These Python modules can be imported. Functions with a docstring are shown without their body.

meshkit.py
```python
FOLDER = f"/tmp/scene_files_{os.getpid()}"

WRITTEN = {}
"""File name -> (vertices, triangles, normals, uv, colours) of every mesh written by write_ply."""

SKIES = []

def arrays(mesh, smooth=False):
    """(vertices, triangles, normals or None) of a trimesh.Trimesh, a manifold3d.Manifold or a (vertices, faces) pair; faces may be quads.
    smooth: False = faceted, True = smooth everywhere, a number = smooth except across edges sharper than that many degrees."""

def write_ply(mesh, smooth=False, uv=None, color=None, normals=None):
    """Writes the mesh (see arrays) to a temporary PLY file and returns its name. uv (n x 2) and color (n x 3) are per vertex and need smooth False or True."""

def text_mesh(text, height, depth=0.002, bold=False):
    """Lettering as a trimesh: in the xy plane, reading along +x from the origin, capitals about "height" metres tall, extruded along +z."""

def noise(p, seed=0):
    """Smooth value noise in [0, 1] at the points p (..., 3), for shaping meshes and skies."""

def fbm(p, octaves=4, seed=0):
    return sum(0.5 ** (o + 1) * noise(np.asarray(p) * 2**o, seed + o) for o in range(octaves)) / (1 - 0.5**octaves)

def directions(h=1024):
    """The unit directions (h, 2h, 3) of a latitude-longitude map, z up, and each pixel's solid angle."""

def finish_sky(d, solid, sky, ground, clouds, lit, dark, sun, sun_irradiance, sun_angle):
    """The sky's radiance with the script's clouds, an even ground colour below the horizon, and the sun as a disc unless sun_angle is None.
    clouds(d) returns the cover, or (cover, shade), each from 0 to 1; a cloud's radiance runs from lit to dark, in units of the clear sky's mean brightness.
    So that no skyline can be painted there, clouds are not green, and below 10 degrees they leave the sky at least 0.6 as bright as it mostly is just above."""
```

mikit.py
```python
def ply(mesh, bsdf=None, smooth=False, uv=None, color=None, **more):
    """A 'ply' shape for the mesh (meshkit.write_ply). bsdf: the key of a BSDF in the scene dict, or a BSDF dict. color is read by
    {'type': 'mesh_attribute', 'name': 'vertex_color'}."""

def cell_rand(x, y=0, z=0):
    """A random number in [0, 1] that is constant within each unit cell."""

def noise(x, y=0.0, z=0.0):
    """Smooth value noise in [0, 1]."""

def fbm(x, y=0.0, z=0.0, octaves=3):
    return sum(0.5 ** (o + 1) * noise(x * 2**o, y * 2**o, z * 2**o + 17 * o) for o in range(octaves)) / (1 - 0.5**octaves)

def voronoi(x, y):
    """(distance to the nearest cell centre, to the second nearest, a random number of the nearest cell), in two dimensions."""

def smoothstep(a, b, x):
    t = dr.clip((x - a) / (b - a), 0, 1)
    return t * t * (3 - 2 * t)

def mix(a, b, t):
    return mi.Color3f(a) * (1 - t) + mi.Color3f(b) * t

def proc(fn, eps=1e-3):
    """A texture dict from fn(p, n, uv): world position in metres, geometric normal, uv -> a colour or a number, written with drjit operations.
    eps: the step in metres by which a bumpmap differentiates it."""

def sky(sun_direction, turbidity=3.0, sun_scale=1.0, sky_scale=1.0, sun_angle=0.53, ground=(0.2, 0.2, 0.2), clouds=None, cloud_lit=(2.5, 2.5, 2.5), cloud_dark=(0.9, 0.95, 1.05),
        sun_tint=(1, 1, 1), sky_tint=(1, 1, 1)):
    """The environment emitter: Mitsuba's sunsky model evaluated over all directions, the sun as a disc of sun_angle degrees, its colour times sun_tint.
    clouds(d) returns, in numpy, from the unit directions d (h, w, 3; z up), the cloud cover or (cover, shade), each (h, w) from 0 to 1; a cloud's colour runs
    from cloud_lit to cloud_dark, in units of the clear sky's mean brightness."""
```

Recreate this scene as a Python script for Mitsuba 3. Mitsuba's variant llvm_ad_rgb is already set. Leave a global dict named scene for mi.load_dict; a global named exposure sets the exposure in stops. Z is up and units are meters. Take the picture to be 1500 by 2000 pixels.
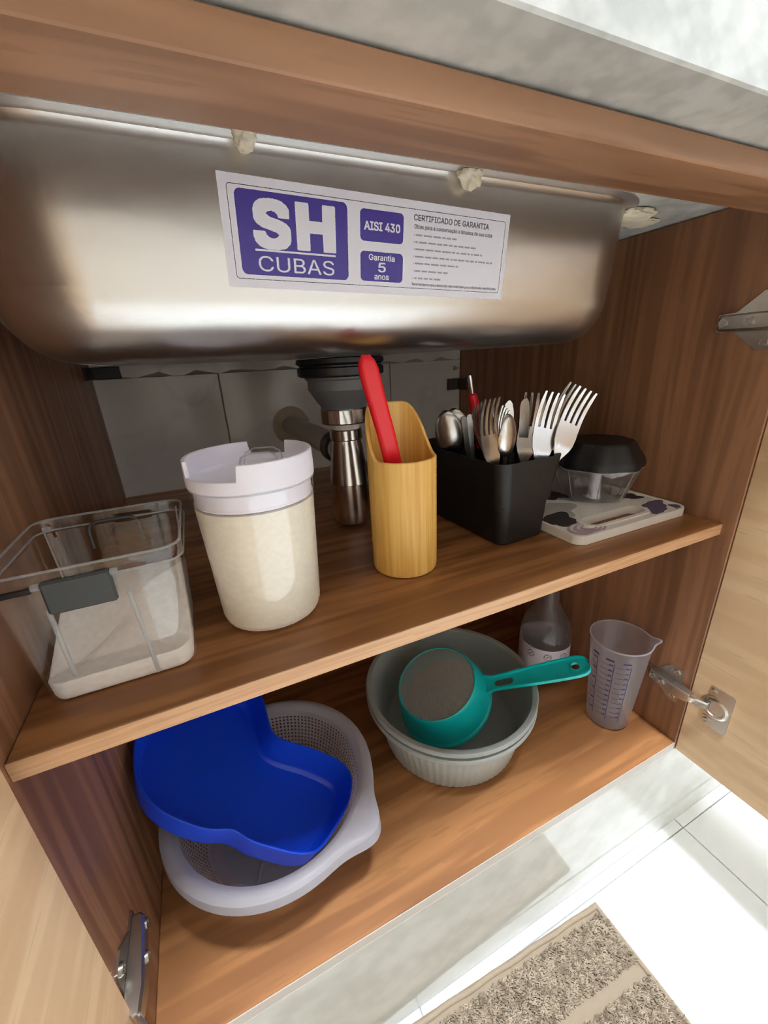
import math
import numpy as np, trimesh, mitsuba as mi, drjit as dr, mikit, meshkit
import manifold3d as m3
import shapely
from shapely.geometry import Polygon, Point, box as sbox
from shapely import affinity
from mikit import noise, fbm, voronoi, cell_rand, smoothstep, mix
T = mi.ScalarTransform4f
rng = np.random.default_rng(7)
scene, labels = {}, {}

# ------------------------------------------------------------------ camera, sky, lamp, exposure
CAM = np.array([0.1385, -0.2438, 0.5811])
RIGHT, DOWN, FWD = (np.array(v) for v in ([0.90733, -0.41766, -0.04828], [-0.18879, -0.30267, -0.93419], [0.37557, 0.85674, -0.35347]))
scene['camera'] = {'type': 'perspective', 'fov': 2 * math.degrees(math.atan(750 / 792.88)), 'fov_axis': 'x', 'near_clip': 0.01, 'far_clip': 100.0,
                   'to_world': T().look_at(origin=CAM.tolist(), target=(CAM + FWD).tolist(), up=(-DOWN).tolist())}
exposure = 1.95
scene['sky'] = mikit.sky((0.3, -0.5, 0.8), turbidity=4.0, sun_scale=0.0, sky_scale=3.0, ground=(0.35, 0.35, 0.34),
                         clouds=lambda d: np.full(d.shape[:2], 0.9), cloud_lit=(1.0, 1.02, 1.06), cloud_dark=(0.9, 0.95, 1.0))
LAMP = dict(x=0.45, y=-0.40, z=2.27, r=0.13, radiance=(112.0, 118.0, 126.0))

# ------------------------------------------------------------------ materials
def rgb(r, g, b):
    """sRGB 0-255 to a linear colour"""
    c = np.array([r, g, b]) / 255.0
    return np.where(c < 0.04045, c / 12.92, ((c + 0.055) / 1.055) ** 2.4).tolist()

def col(c):
    return {'type': 'rgb', 'value': list(map(float, c))}

def mat(name, base, rough=0.5, metallic=0.0, spec=0.5, twosided=True, bump=None, bump_scale=0.001, **more):
    d = {'type': 'principled', 'base_color': base if isinstance(base, dict) else col(base), 'roughness': rough if isinstance(rough, dict) else float(rough),
         'metallic': metallic, 'specular': spec, **more}
    if bump is not None:
        d = {'type': 'bumpmap', 'arbitrary': bump, 'scale': float(bump_scale), 'bsdf': d}
    if twosided:
        d = {'type': 'twosided', 'bsdf': d}
    scene['bsdf_' + name] = d
    return name

def wood_fn(axis, light, dark, seed=0.0, stretch=2.2, fine=95.0):
    """Printed oak grain on melamine board: streaks along one axis"""
    def fn(p, n, uv):
        q = [p.x, p.y, p.z]
        a = q[axis]
        b, c = [q[i] for i in range(3) if i != axis]
        wob = 0.012 * (noise(a * 5 + seed, b * 9, c * 9) - 0.5)
        b, c = b + wob, c + wob
        broad = fbm(a * stretch + seed, b * 16, c * 16, 3)
        streak = fbm(a * stretch * 3 + 3.1 + seed, b * fine, c * fine, 2)
        pore = smoothstep(0.66, 0.8, noise(a * 28 + seed, b * 420, c * 420)) * smoothstep(0.42, 0.6, streak)
        t = dr.clip(smoothstep(0.25, 0.75, broad) * 0.55 + smoothstep(0.36, 0.64, streak) * 0.45, 0, 1)
        return mix(dark, light, t) * (1 - 0.12 * pore)
    return fn

OAK_L, OAK_D = rgb(172, 120, 74), rgb(112, 70, 39)
mat('wood_x', mikit.proc(wood_fn(0, OAK_L, OAK_D, 0.0)), 0.42)
mat('wood_z', mikit.proc(wood_fn(2, rgb(152, 108, 78), rgb(108, 72, 50), 5.0, 1.3)), 0.42)
mat('wood_rail', mikit.proc(wood_fn(0, rgb(168, 126, 96), rgb(112, 78, 55), 3.0)), 0.42)
mat('wood_edge', mikit.proc(wood_fn(0, rgb(214, 172, 132), rgb(184, 138, 100), 9.0, 3.0, 300.0)), 0.4)
mat('wood_door', mikit.proc(wood_fn(1, rgb(206, 176, 140), rgb(186, 152, 116), 13.0, 3.0, 60.0)), 0.45)
mat('pale_edge', rgb(178, 172, 164), 0.45)
mat('bracket_brown', rgb(70, 54, 46), 0.6)

def stone_fn(p, n, uv):
    a = fbm(p.x * 22, p.y * 22, p.z * 22, 4)
    b = fbm(p.x * 90 + 7, p.y * 90, p.z * 90, 3)
    return mix(rgb(166, 169, 166), rgb(200, 202, 199), smoothstep(0.3, 0.7, a) * 0.6 + smoothstep(0.3, 0.7, b) * 0.4)
mat('stone', mikit.proc(stone_fn), 0.35)

def marble_fn(base, vein, freq):
    def fn(p, n, uv):
        w = fbm(p.x * freq, p.y * freq, p.z * freq, 4)
        v = smoothstep(0.05, 0.0, dr.abs(w - 0.5)) * fbm(p.x * 3 + 5, p.y * 3, p.z * 3, 2)
        return mix(base, vein, dr.clip(v * 0.35 + 0.2 * smoothstep(0.45, 0.8, w), 0, 1))
    return fn
mat('wall_tile', mikit.proc(marble_fn(rgb(206, 202, 198), rgb(150, 142, 132), 7.0)), 0.16)
def plinth_fn(p, n, uv):
    w = fbm(p.x * 26, p.y * 26, p.z * 26, 4)
    return mix(rgb(178, 179, 173), rgb(192, 193, 189), smoothstep(0.2, 0.8, w))
mat('plinth_tile', mikit.proc(plinth_fn), 0.07)
mat('floor_tile', rgb(236, 240, 240), 0.1)
mat('grout', rgb(168, 172, 172), 0.8)
mat('mortar', rgb(150, 146, 138), 0.9)
mat('plaster', rgb(224, 218, 208), 0.85)
mat('ceiling_paint', rgb(238, 237, 234), 0.9)
mat('frame_white', rgb(235, 235, 235), 0.4)

def conductor(name, refl, alpha, bump=None, bump_scale=0.0004):
    d = {'type': 'roughconductor', 'material': 'none', 'specular_reflectance': refl if isinstance(refl, dict) else col(refl), 'alpha': alpha, 'distribution': 'ggx'}
    if bump is not None:
        d = {'type': 'bumpmap', 'arbitrary': bump, 'scale': bump_scale, 'bsdf': d}
    scene['bsdf_' + name] = {'type': 'twosided', 'bsdf': d}
conductor('sink_steel', (0.70, 0.68, 0.66), 0.09, mikit.proc(lambda p, n, uv: fbm(p.x * 22, p.y * 22, p.z * 40, 2)), 0.0006)
conductor('flange_steel', (0.74, 0.73, 0.72), 0.25)
conductor('chrome', (0.82, 0.82, 0.83), 0.03)
conductor('cutlery_steel', (0.70, 0.68, 0.66), 0.07)
conductor('hinge_nickel', (0.56, 0.53, 0.48), 0.10)

mat('paper', rgb(226, 226, 238), 0.4)
mat('print_purple', rgb(72, 58, 150), 0.4)
mat('print_dark', rgb(70, 68, 90), 0.5)
mat('print_grey', rgb(150, 150, 165), 0.5)
def epoxy_fn(p, n, uv):
    return mix(rgb(204, 192, 160), rgb(236, 232, 218), fbm(p.x * 150, p.y * 150, p.z * 150, 3))
mat('epoxy', mikit.proc(epoxy_fn), 0.5)
mat('black_rubber', rgb(22, 22, 24), 0.35)
mat('black_plastic', rgb(18, 18, 20), 0.42)
mat('grey_plastic', rgb(96, 98, 100), 0.38)
mat('washer_white', rgb(222, 216, 210), 0.5)
mat('pvc_pipe', rgb(176, 168, 162), 0.4)
mat('pipe_ring', rgb(170, 158, 138), 0.8)
mat('white_plastic', rgb(234, 233, 246), 0.28)
mat('latch_grey', rgb(58, 64, 66), 0.42)
scene['bsdf_clear_plastic'] = {'type': 'thindielectric', 'int_ior': 1.5, 'ext_ior': 1.0}
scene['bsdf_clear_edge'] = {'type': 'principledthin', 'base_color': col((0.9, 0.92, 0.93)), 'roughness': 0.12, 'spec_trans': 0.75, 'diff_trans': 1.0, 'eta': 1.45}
scene['bsdf_clear_tint'] = {'type': 'principledthin', 'base_color': col((0.95, 0.95, 0.95)), 'roughness': 0.03, 'spec_trans': 0.93, 'diff_trans': 0.8, 'eta': 1.5}
scene['bsdf_frosted_plastic'] = {'type': 'principledthin', 'base_color': col(rgb(238, 236, 243)), 'roughness': 0.12, 'spec_trans': 0.76, 'diff_trans': 1.0, 'eta': 1.4}
scene['bsdf_milky_plastic'] = {'type': 'principledthin', 'base_color': col(rgb(208, 207, 215)), 'roughness': 0.3, 'spec_trans': 0.2, 'diff_trans': 0.7, 'eta': 1.4}
def powder_fn(a, b):
    return lambda p, n, uv: mix(a, b, fbm(p.x * 300, p.y * 300, p.z * 300, 2))
mat('sugar', mikit.proc(powder_fn(rgb(232, 228, 222), rgb(246, 244, 240))), 0.9)
mat('milk_powder', mikit.proc(powder_fn(rgb(226, 221, 206), rgb(236, 232, 219))), 0.9)

def bamboo_fn(p, n, uv):
    g = fbm(p.x * 260, p.y * 260, p.z * 6, 3)
    f = noise(p.x * 900, p.y * 900, p.z * 16)
    return mix(rgb(212, 160, 76), rgb(232, 190, 110), smoothstep(0.3, 0.7, g) * 0.75 + f * 0.25)
mat('bamboo', mikit.proc(bamboo_fn), 0.42)
mat('red_silicone', rgb(222, 26, 40), 0.38)
mat('red_plastic', rgb(196, 24, 34), 0.25)
mat('blue_plastic', rgb(18, 74, 226), 0.3)
mat('grey_bowl', rgb(148, 155, 153), 0.35)
mat('teal_plastic', rgb(16, 190, 194), 0.3)
mat('wire', rgb(186, 185, 180), 0.35, 0.2)
mat('board_white', rgb(226, 222, 216), 0.3)
mat('petal_plum', rgb(92, 84, 112), 0.35)
mat('petal_dark', rgb(62, 56, 58), 0.35)
mat('petal_pink', rgb(176, 150, 164), 0.35)
mat('petal_grey', rgb(176, 172, 168), 0.35)
mat('cup_print', rgb(40, 38, 92), 0.5)
mat('bottle_print', rgb(60, 58, 66), 0.5)
mat('label_band', rgb(206, 200, 212), 0.4)
def mat_fn(p, n, uv):
    k = fbm(p.x * 160, p.y * 160, p.z * 160, 2)
    return mix(rgb(128, 114, 96), rgb(180, 166, 146), smoothstep(0.25, 0.75, k))
mat('mat_pile', mikit.proc(mat_fn), 0.95)
mat('mat_cloth', rgb(156, 142, 123), 0.95)
mat('lamp_body', rgb(240, 240, 240), 0.4)

# ------------------------------------------------------------------ helpers
SMOOTH = 32
def add(key, mesh, bsdf, smooth=SMOOTH, **more):
    base, k = key, 0
    while key in scene:
        k += 1
        key = f'{base}_{k:03d}'
    scene[key] = mikit.ply(mesh, 'bsdf_' + bsdf, smooth, **more)
    return key

def lab(key, label, cat=None, group=None, kind=None):
    labels[key] = {'label': label}
    if cat: labels[key]['category'] = cat
    if group: labels[key]['group'] = group
    if kind: labels[key]['kind'] = kind

def struct(key, label):
    labels[key] = {'label': label, 'kind': 'structure'}

def tm(v, f):
    return trimesh.Trimesh(np.asarray(v, float), np.asarray(f, int), process=False)

def cat(*ms):
    return trimesh.util.concatenate([m for m in ms if m is not None])

def bx(x0, x1, y0, y1, z0, z1, c=0.0008):
    """box with chamfered edges (c metres)"""
    c = min(c, (x1 - x0) / 3, (y1 - y0) / 3, (z1 - z0) / 3)
    if c <= 0:
        return trimesh.creation.box(bounds=[[x0, y0, z0], [x1, y1, z1]])
    pts = []
    for sx in (0, 1):
        for sy in (0, 1):
            for sz in (0, 1):
                p = [x1 if sx else x0, y1 if sy else y0, z1 if sz else z0]
                s = [-1 if sx else 1, -1 if sy else 1, -1 if sz else 1]
                for k in range(3):
                    q = [p[i] + (s[i] * c if i != k else 0) for i in range(3)]
                    pts.append(q)
    return trimesh.convex.convex_hull(np.array(pts))

def rr(x0, x1, y0, y1, r, n=6):
    """rounded rectangle, counter-clockwise, (4(n+1), 2)"""
    r = min(r, (x1 - x0) / 2 - 1e-5, (y1 - y0) / 2 - 1e-5)
    out = []
    for cx, cy, a0 in ((x1 - r, y0 + r, -90), (x1 - r, y1 - r, 0), (x0 + r, y1 - r, 90), (x0 + r, y0 + r, 180)):
        for k in range(n + 1):
            a = math.radians(a0 + 90 * k / n)
            out.append((cx + r * math.cos(a), cy + r * math.sin(a)))
    return np.array(out)

def ring3(p2, z):
    return np.column_stack([p2, np.full(len(p2), z) if np.isscalar(z) else z])

def loft(rings, cap0=False, cap1=False, closed_u=True):
    n = len(rings[0]); v = np.vstack(rings); f = []
    i = np.arange(n if closed_u else n - 1); j = (i + 1) % n
    for k in range(len(rings) - 1):
        a, b = k * n, (k + 1) * n
        f.append(np.column_stack([a + i, a + j, b + j])); f.append(np.column_stack([a + i, b + j, b + i]))
    if cap0:
        v = np.vstack([v, rings[0].mean(0)]); c = len(v) - 1
        f.append(np.column_stack([j, i, np.full(len(i), c)]))
    if cap1:
        v = np.vstack([v, rings[-1].mean(0)]); c = len(v) - 1; b = (len(rings) - 1) * n
        f.append(np.column_stack([b + i, b + j, np.full(len(i), c)]))
    return tm(v, np.vstack(f))

def lathe(prof, c=(0, 0), n=72):
    """prof: (r, z) from bottom outside; revolves about the vertical through c; r = 0 ends close"""
    th = np.arange(n) * 2 * math.pi / n
    rings = [np.column_stack([c[0] + max(r, 1e-6) * np.cos(th), c[1] + max(r, 1e-6) * np.sin(th), np.full(n, z)]) for r, z in prof]
    return loft(rings)

def tube(pts, rad, n=12, cap=True):
    p = np.asarray(pts, float); rad = np.broadcast_to(rad, len(p))
    t = np.gradient(p, axis=0); t /= np.linalg.norm(t, axis=1, keepdims=True)
    a = np.zeros_like(p); ref = np.eye(3)[np.argmin(abs(t[0]))]; u = ref
    for i in range(len(p)):                                         # carried along, so that it never flips
        u = u - t[i] * np.dot(u, t[i]); u = u / np.linalg.norm(u); a[i] = u
    b = np.cross(t, a)
    th = np.arange(n) * 2 * math.pi / n
    rings = [p[i] + rad[i] * (np.cos(th)[:, None] * a[i] + np.sin(th)[:, None] * b[i]) for i in range(len(p))]
    return loft(rings, cap, cap)

def extrude(poly, h):
    if poly.geom_type != 'Polygon':
        return cat(*[extrude(g, h) for g in poly.geoms if g.area > 0])
    return trimesh.creation.extrude_polygon(poly, h, engine='earcut')

def frame(mesh, origin, ex, ey, ez):
    """mesh given in local (x, y, z) -> world"""
    m = mesh.copy(); M = np.eye(4); M[:3, 0], M[:3, 1], M[:3, 2], M[:3, 3] = ex, ey, ez, origin
    m.apply_transform(M)
    return m

def unit(v):
    v = np.asarray(v, float); return v / np.linalg.norm(v)

def spline(pts, n=60, closed=False):
    from scipy.interpolate import splprep, splev
    p = np.asarray(pts, float)
    if closed: p = np.vstack([p, p[:1]])
    tck, _ = splprep(p.T, s=0, per=closed, k=3)
    u = np.linspace(0, 1, n, endpoint=not closed)
    return np.array(splev(u, tck)).T

# ------------------------------------------------------------------ dimensions of the cabinet
XL, XR, D, ZS, TH, ZC, ZF = -0.006, 0.720, 0.607, 0.364, 0.0146, 0.720, -0.228

# ------------------------------------------------------------------ the room
RX0, RX1, RY0, RZ1 = -1.7, 1.9, -2.5, 2.3
PX = 0.790 - 0.53 * 5                                               # floor tile joints
add('floor', bx(RX0, RX1, RY0, 0.0, ZF - 0.05, ZF - 0.0035, 0), 'grout', False); struct('floor', 'white polished floor tiles with thin grey joints')
ys = [-0.016 - 0.53 * k for k in range(6)]
tile_y = [(0.0, -0.016)] + [(ys[k], ys[k + 1]) for k in range(5)]
for ya, yb in tile_y:
    for k in range(9):
        x0, x1 = max(PX + 0.53 * k, RX0), min(PX + 0.53 * (k + 1), RX1)
        y0, y1 = max(yb, RY0), ya
        if x1 - x0 < 0.01 or y1 - y0 < 0.004: continue
        g = 0.0009
        add('floor__tile', bx(x0 + g, x1 - g, y0 + g, y1 - (g if ya < 0 else 0), ZF - 0.0034, ZF, 0.0006), 'floor_tile', False)
add('wall_back', bx(RX0, RX1, D + 0.004, D + 0.15, ZF - 0.05, RZ1, 0), 'mortar', False); struct('wall_back', 'tiled wall behind the cabinet, unfinished above the tiles')
wx = [RX0] + [0.190 + 0.353 * k for k in range(-5, 6)] + [RX1]
wx = sorted({round(min(max(x, RX0), RX1), 4) for x in wx})
for x0, x1 in zip(wx[:-1], wx[1:]):
    for z0, z1 in ((ZF, 0.12), (0.12, 0.571)):
        if x1 - x0 > 0.02:
            add('wall_back__tile', bx(x0 + 0.0012, x1 - 0.0012, D, D + 0.0038, z0 + 0.001, z1 - 0.001, 0.0006), 'wall_tile', False)
# broken upper edge: a mortar strip above the tiles
edge = [(-0.006 + 0.02 * k, 0.5735 + 0.0035 * math.sin(k * 1.7) + 0.002 * math.sin(k * 4.1)) for k in range(38)]
add('wall_back__render_coat', frame(extrude(Polygon(edge + [(0.76, 0.74), (-0.006, 0.74)]), 0.004), (0, D + 0.0045, 0), (1, 0, 0), (0, 0, 1), (0, -1, 0)), 'wall_tile', False)
add('wall_left', bx(RX0 - 0.1, RX0, RY0, D, ZF, RZ1, 0), 'plaster', False); struct('wall_left', 'plain light wall at the left of the kitchen')
# right wall with a window, front wall with a wide balcony opening
WIN_Y, WIN_Z = (-2.0, -0.45), (0.50, 2.0)
wr = sbox(RY0, ZF, D, RZ1).difference(sbox(WIN_Y[0], WIN_Z[0], WIN_Y[1], WIN_Z[1]))
add('wall_right', frame(extrude(wr, 0.1), (RX1, 0, 0), (0, 1, 0), (0, 0, 1), (1, 0, 0)), 'plaster', False); struct('wall_right', 'plain light wall with a window at the right of the kitchen')
DOOR_X, DOOR_Z = (0.75, 1.7), (0.55, 2.0)
wf = sbox(RX0, ZF, RX1, RZ1).difference(sbox(DOOR_X[0], DOOR_Z[0], DOOR_X[1], DOOR_Z[1]))
add('wall_front', frame(extrude(wf, 0.1), (0, RY0, 0), (1, 0, 0), (0, 0, 1), (0, -1, 0)), 'plaster', False); struct('wall_front', 'light wall with a wide window opposite the cabinet')
add('ceiling', bx(RX0, RX1, RY0, D, RZ1, RZ1 + 0.08, 0), 'ceiling_paint', False); struct('ceiling', 'white ceiling of the kitchen')
fr = sbox(DOOR_X[0], DOOR_Z[0], DOOR_X[1], DOOR_Z[1])
bars = fr.difference(fr.buffer(-0.05, join_style=2)).union(sbox(1.20, DOOR_Z[0], 1.25, DOOR_Z[1]))
add('window_1', frame(extrude(bars, 0.05), (0, RY0 - 0.02, 0), (1, 0, 0), (0, 0, 1), (0, -1, 0)), 'frame_white', False); struct('window_1', 'white frame of the wide front window')
fr = sbox(WIN_Y[0], WIN_Z[0], WIN_Y[1], WIN_Z[1])
bars = fr.difference(fr.buffer(-0.045, join_style=2)).union(sbox(-1.25, WIN_Z[0], -1.20, WIN_Z[1]))
add('window_2', frame(extrude(bars, 0.05), (RX1 + 0.02, 0, 0), (0, 1, 0), (0, 0, 1), (1, 0, 0)), 'frame_white', False); struct('window_2', 'white frame of the side window')
add('trim_1', bx(RX0, RX1, 0.0, 0.05, ZF, -TH, 0.0005), 'plinth_tile', False); struct('trim_1', 'polished grey marbled plinth under the cabinet')

# ceiling lamp
lx, ly, lz, lr = LAMP['x'], LAMP['y'], LAMP['z'], LAMP['r']
add('ceiling_lamp__housing', lathe([(0, RZ1), (lr + 0.015, RZ1), (lr + 0.015, lz), (lr, lz - 0.003), (lr, lz + 0.001), (0, lz + 0.001)], (lx, ly), 48), 'lamp_body')
th = np.arange(48) * 2 * math.pi / 48
disc = tm(np.vstack([np.column_stack([lx + lr * np.cos(th), ly + lr * np.sin(th), np.full(48, lz)]), [[lx, ly, lz]]]), [[(i + 1) % 48, i, 48] for i in range(48)])
add('ceiling_lamp__diffuser', disc, 'lamp_body', False, emitter={'type': 'area', 'radiance': {'type': 'rgb', 'value': list(LAMP['radiance'])}})
lab('ceiling_lamp', 'round white ceiling lamp above the front of the cabinet', 'lamp')

# ------------------------------------------------------------------ countertop
SX0, SX1, SY0, SY1, SR = 0.012, 0.623, 0.0965, 0.442, 0.080          # sink opening
slab = sbox(-0.55, -0.03, 1.35, D - 0.001).difference(Polygon(rr(SX0 + 0.004, SX1 - 0.004, SY0 + 0.004, SY1 - 0.004, SR, 10)))
s = extrude(slab, 0.026); s.apply_translation([0, 0, ZC])
add('countertop__slab', s, 'stone', False)
add('countertop__skirt', bx(-0.55, 1.35, -0.081, -0.0305, 0.6995, 0.746, 0.0012), 'stone', False)
lab('countertop', 'grey concrete-look stone countertop above the sink cabinet', 'countertop')

# ------------------------------------------------------------------ cabinet
C = 'sink_cabinet'
lab(C, 'wood-grain under-sink cabinet with one shelf and both doors open', 'cabinet')
add(C + '__side_panel', bx(XL - TH, XL, 0.0, 0.60, -TH, ZC - 0.001), 'wood_z', False)
add(C + '__side_panel', bx(XR, XR + TH, 0.0, 0.60, -TH, ZC - 0.001), 'wood_z', False)
add(C + '__bottom_panel', bx(XL + 0.0002, XR - 0.0002, 0.0012, 0.60, -TH, 0.0), 'wood_x', False)
add(C + '__bottom_panel__edge_band', bx(XL + 0.0002, XR - 0.0002, 0.0, 0.0011, -TH, 0.0, 0.0002), 'pale_edge', False)
add(C + '__shelf', bx(XL + 0.0002, XR - 0.0002, 0.0149, D - 0.001, ZS - TH, ZS), 'wood_x', False)
add(C + '__shelf__edge_band', bx(XL + 0.0002, XR - 0.0002, 0.0137, 0.0148, ZS - TH, ZS, 0.0003), 'wood_edge', False)
labels[C + '__shelf__edge_band'] = {'label': 'pale front edge of the shelf'}
add(C + '__top_rail', bx(XL - TH - 0.02, XR + TH + 0.15, -0.047, -0.0004, 0.6832, 0.6978), 'wood_rail', False)
add(C + '__added_traverse', bx(XL + 0.0002, XR - 0.0002, -0.0298, -0.0008, 0.6982, ZC - 0.0006), 'wood_rail', False)  # unseen board, added so the top of the sink reflects dark wood
labels[C + '__top_rail'] = {'label': 'horizontal wooden strip under the countertop front'}
add(C + '__back_panel', bx(XL + 0.0002, XR - 0.0002, 0.588, 0.6, 0.0005, ZS - TH - 0.0005, 0.0005), 'wood_x', False)
DZ0, DZ1, DW = -0.013, 0.680, 0.362
add(C + '__door', bx(XR + 0.0022, XR + 0.0022 + TH, -0.0006 - DW, -0.0006, DZ0, DZ1, 0.001), 'wood_door', False)
labels[C + '__door'] = {'label': 'right door, opened square to the cabinet'}
k2 = add(C + '__door', bx(0.001 - TH, 0.001, -0.0006 - DW, -0.0006, DZ0, DZ1, 0.001), 'wood_door', False)
labels[k2] = {'label': 'left door, opened square to the cabinet'}

def screw(c, ax, r=0.0042, h=0.0022):
    """a countersunk screw head with a cross recess, along ax"""
    d = Point(0, 0).buffer(r, 10)
    s = r * 0.62; w = r * 0.2
    cross = sbox(-s, -w, s, w).union(sbox(-w, -s, w, s))
    m = cat(extrude(d, h * 0.5), trimesh.Trimesh(**trimesh.util.concatenate([extrude(d.buffer(-r * 0.12).difference(cross), h)]).to_dict()) if False else extrude(d.buffer(-r * 0.12).difference(cross), h))
    ax = unit(ax); e1 = unit(np.cross(ax, [0.2, 0.5, 0.83])); e2 = np.cross(ax, e1)
    return frame(m, c, e1, e2, ax)

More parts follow.
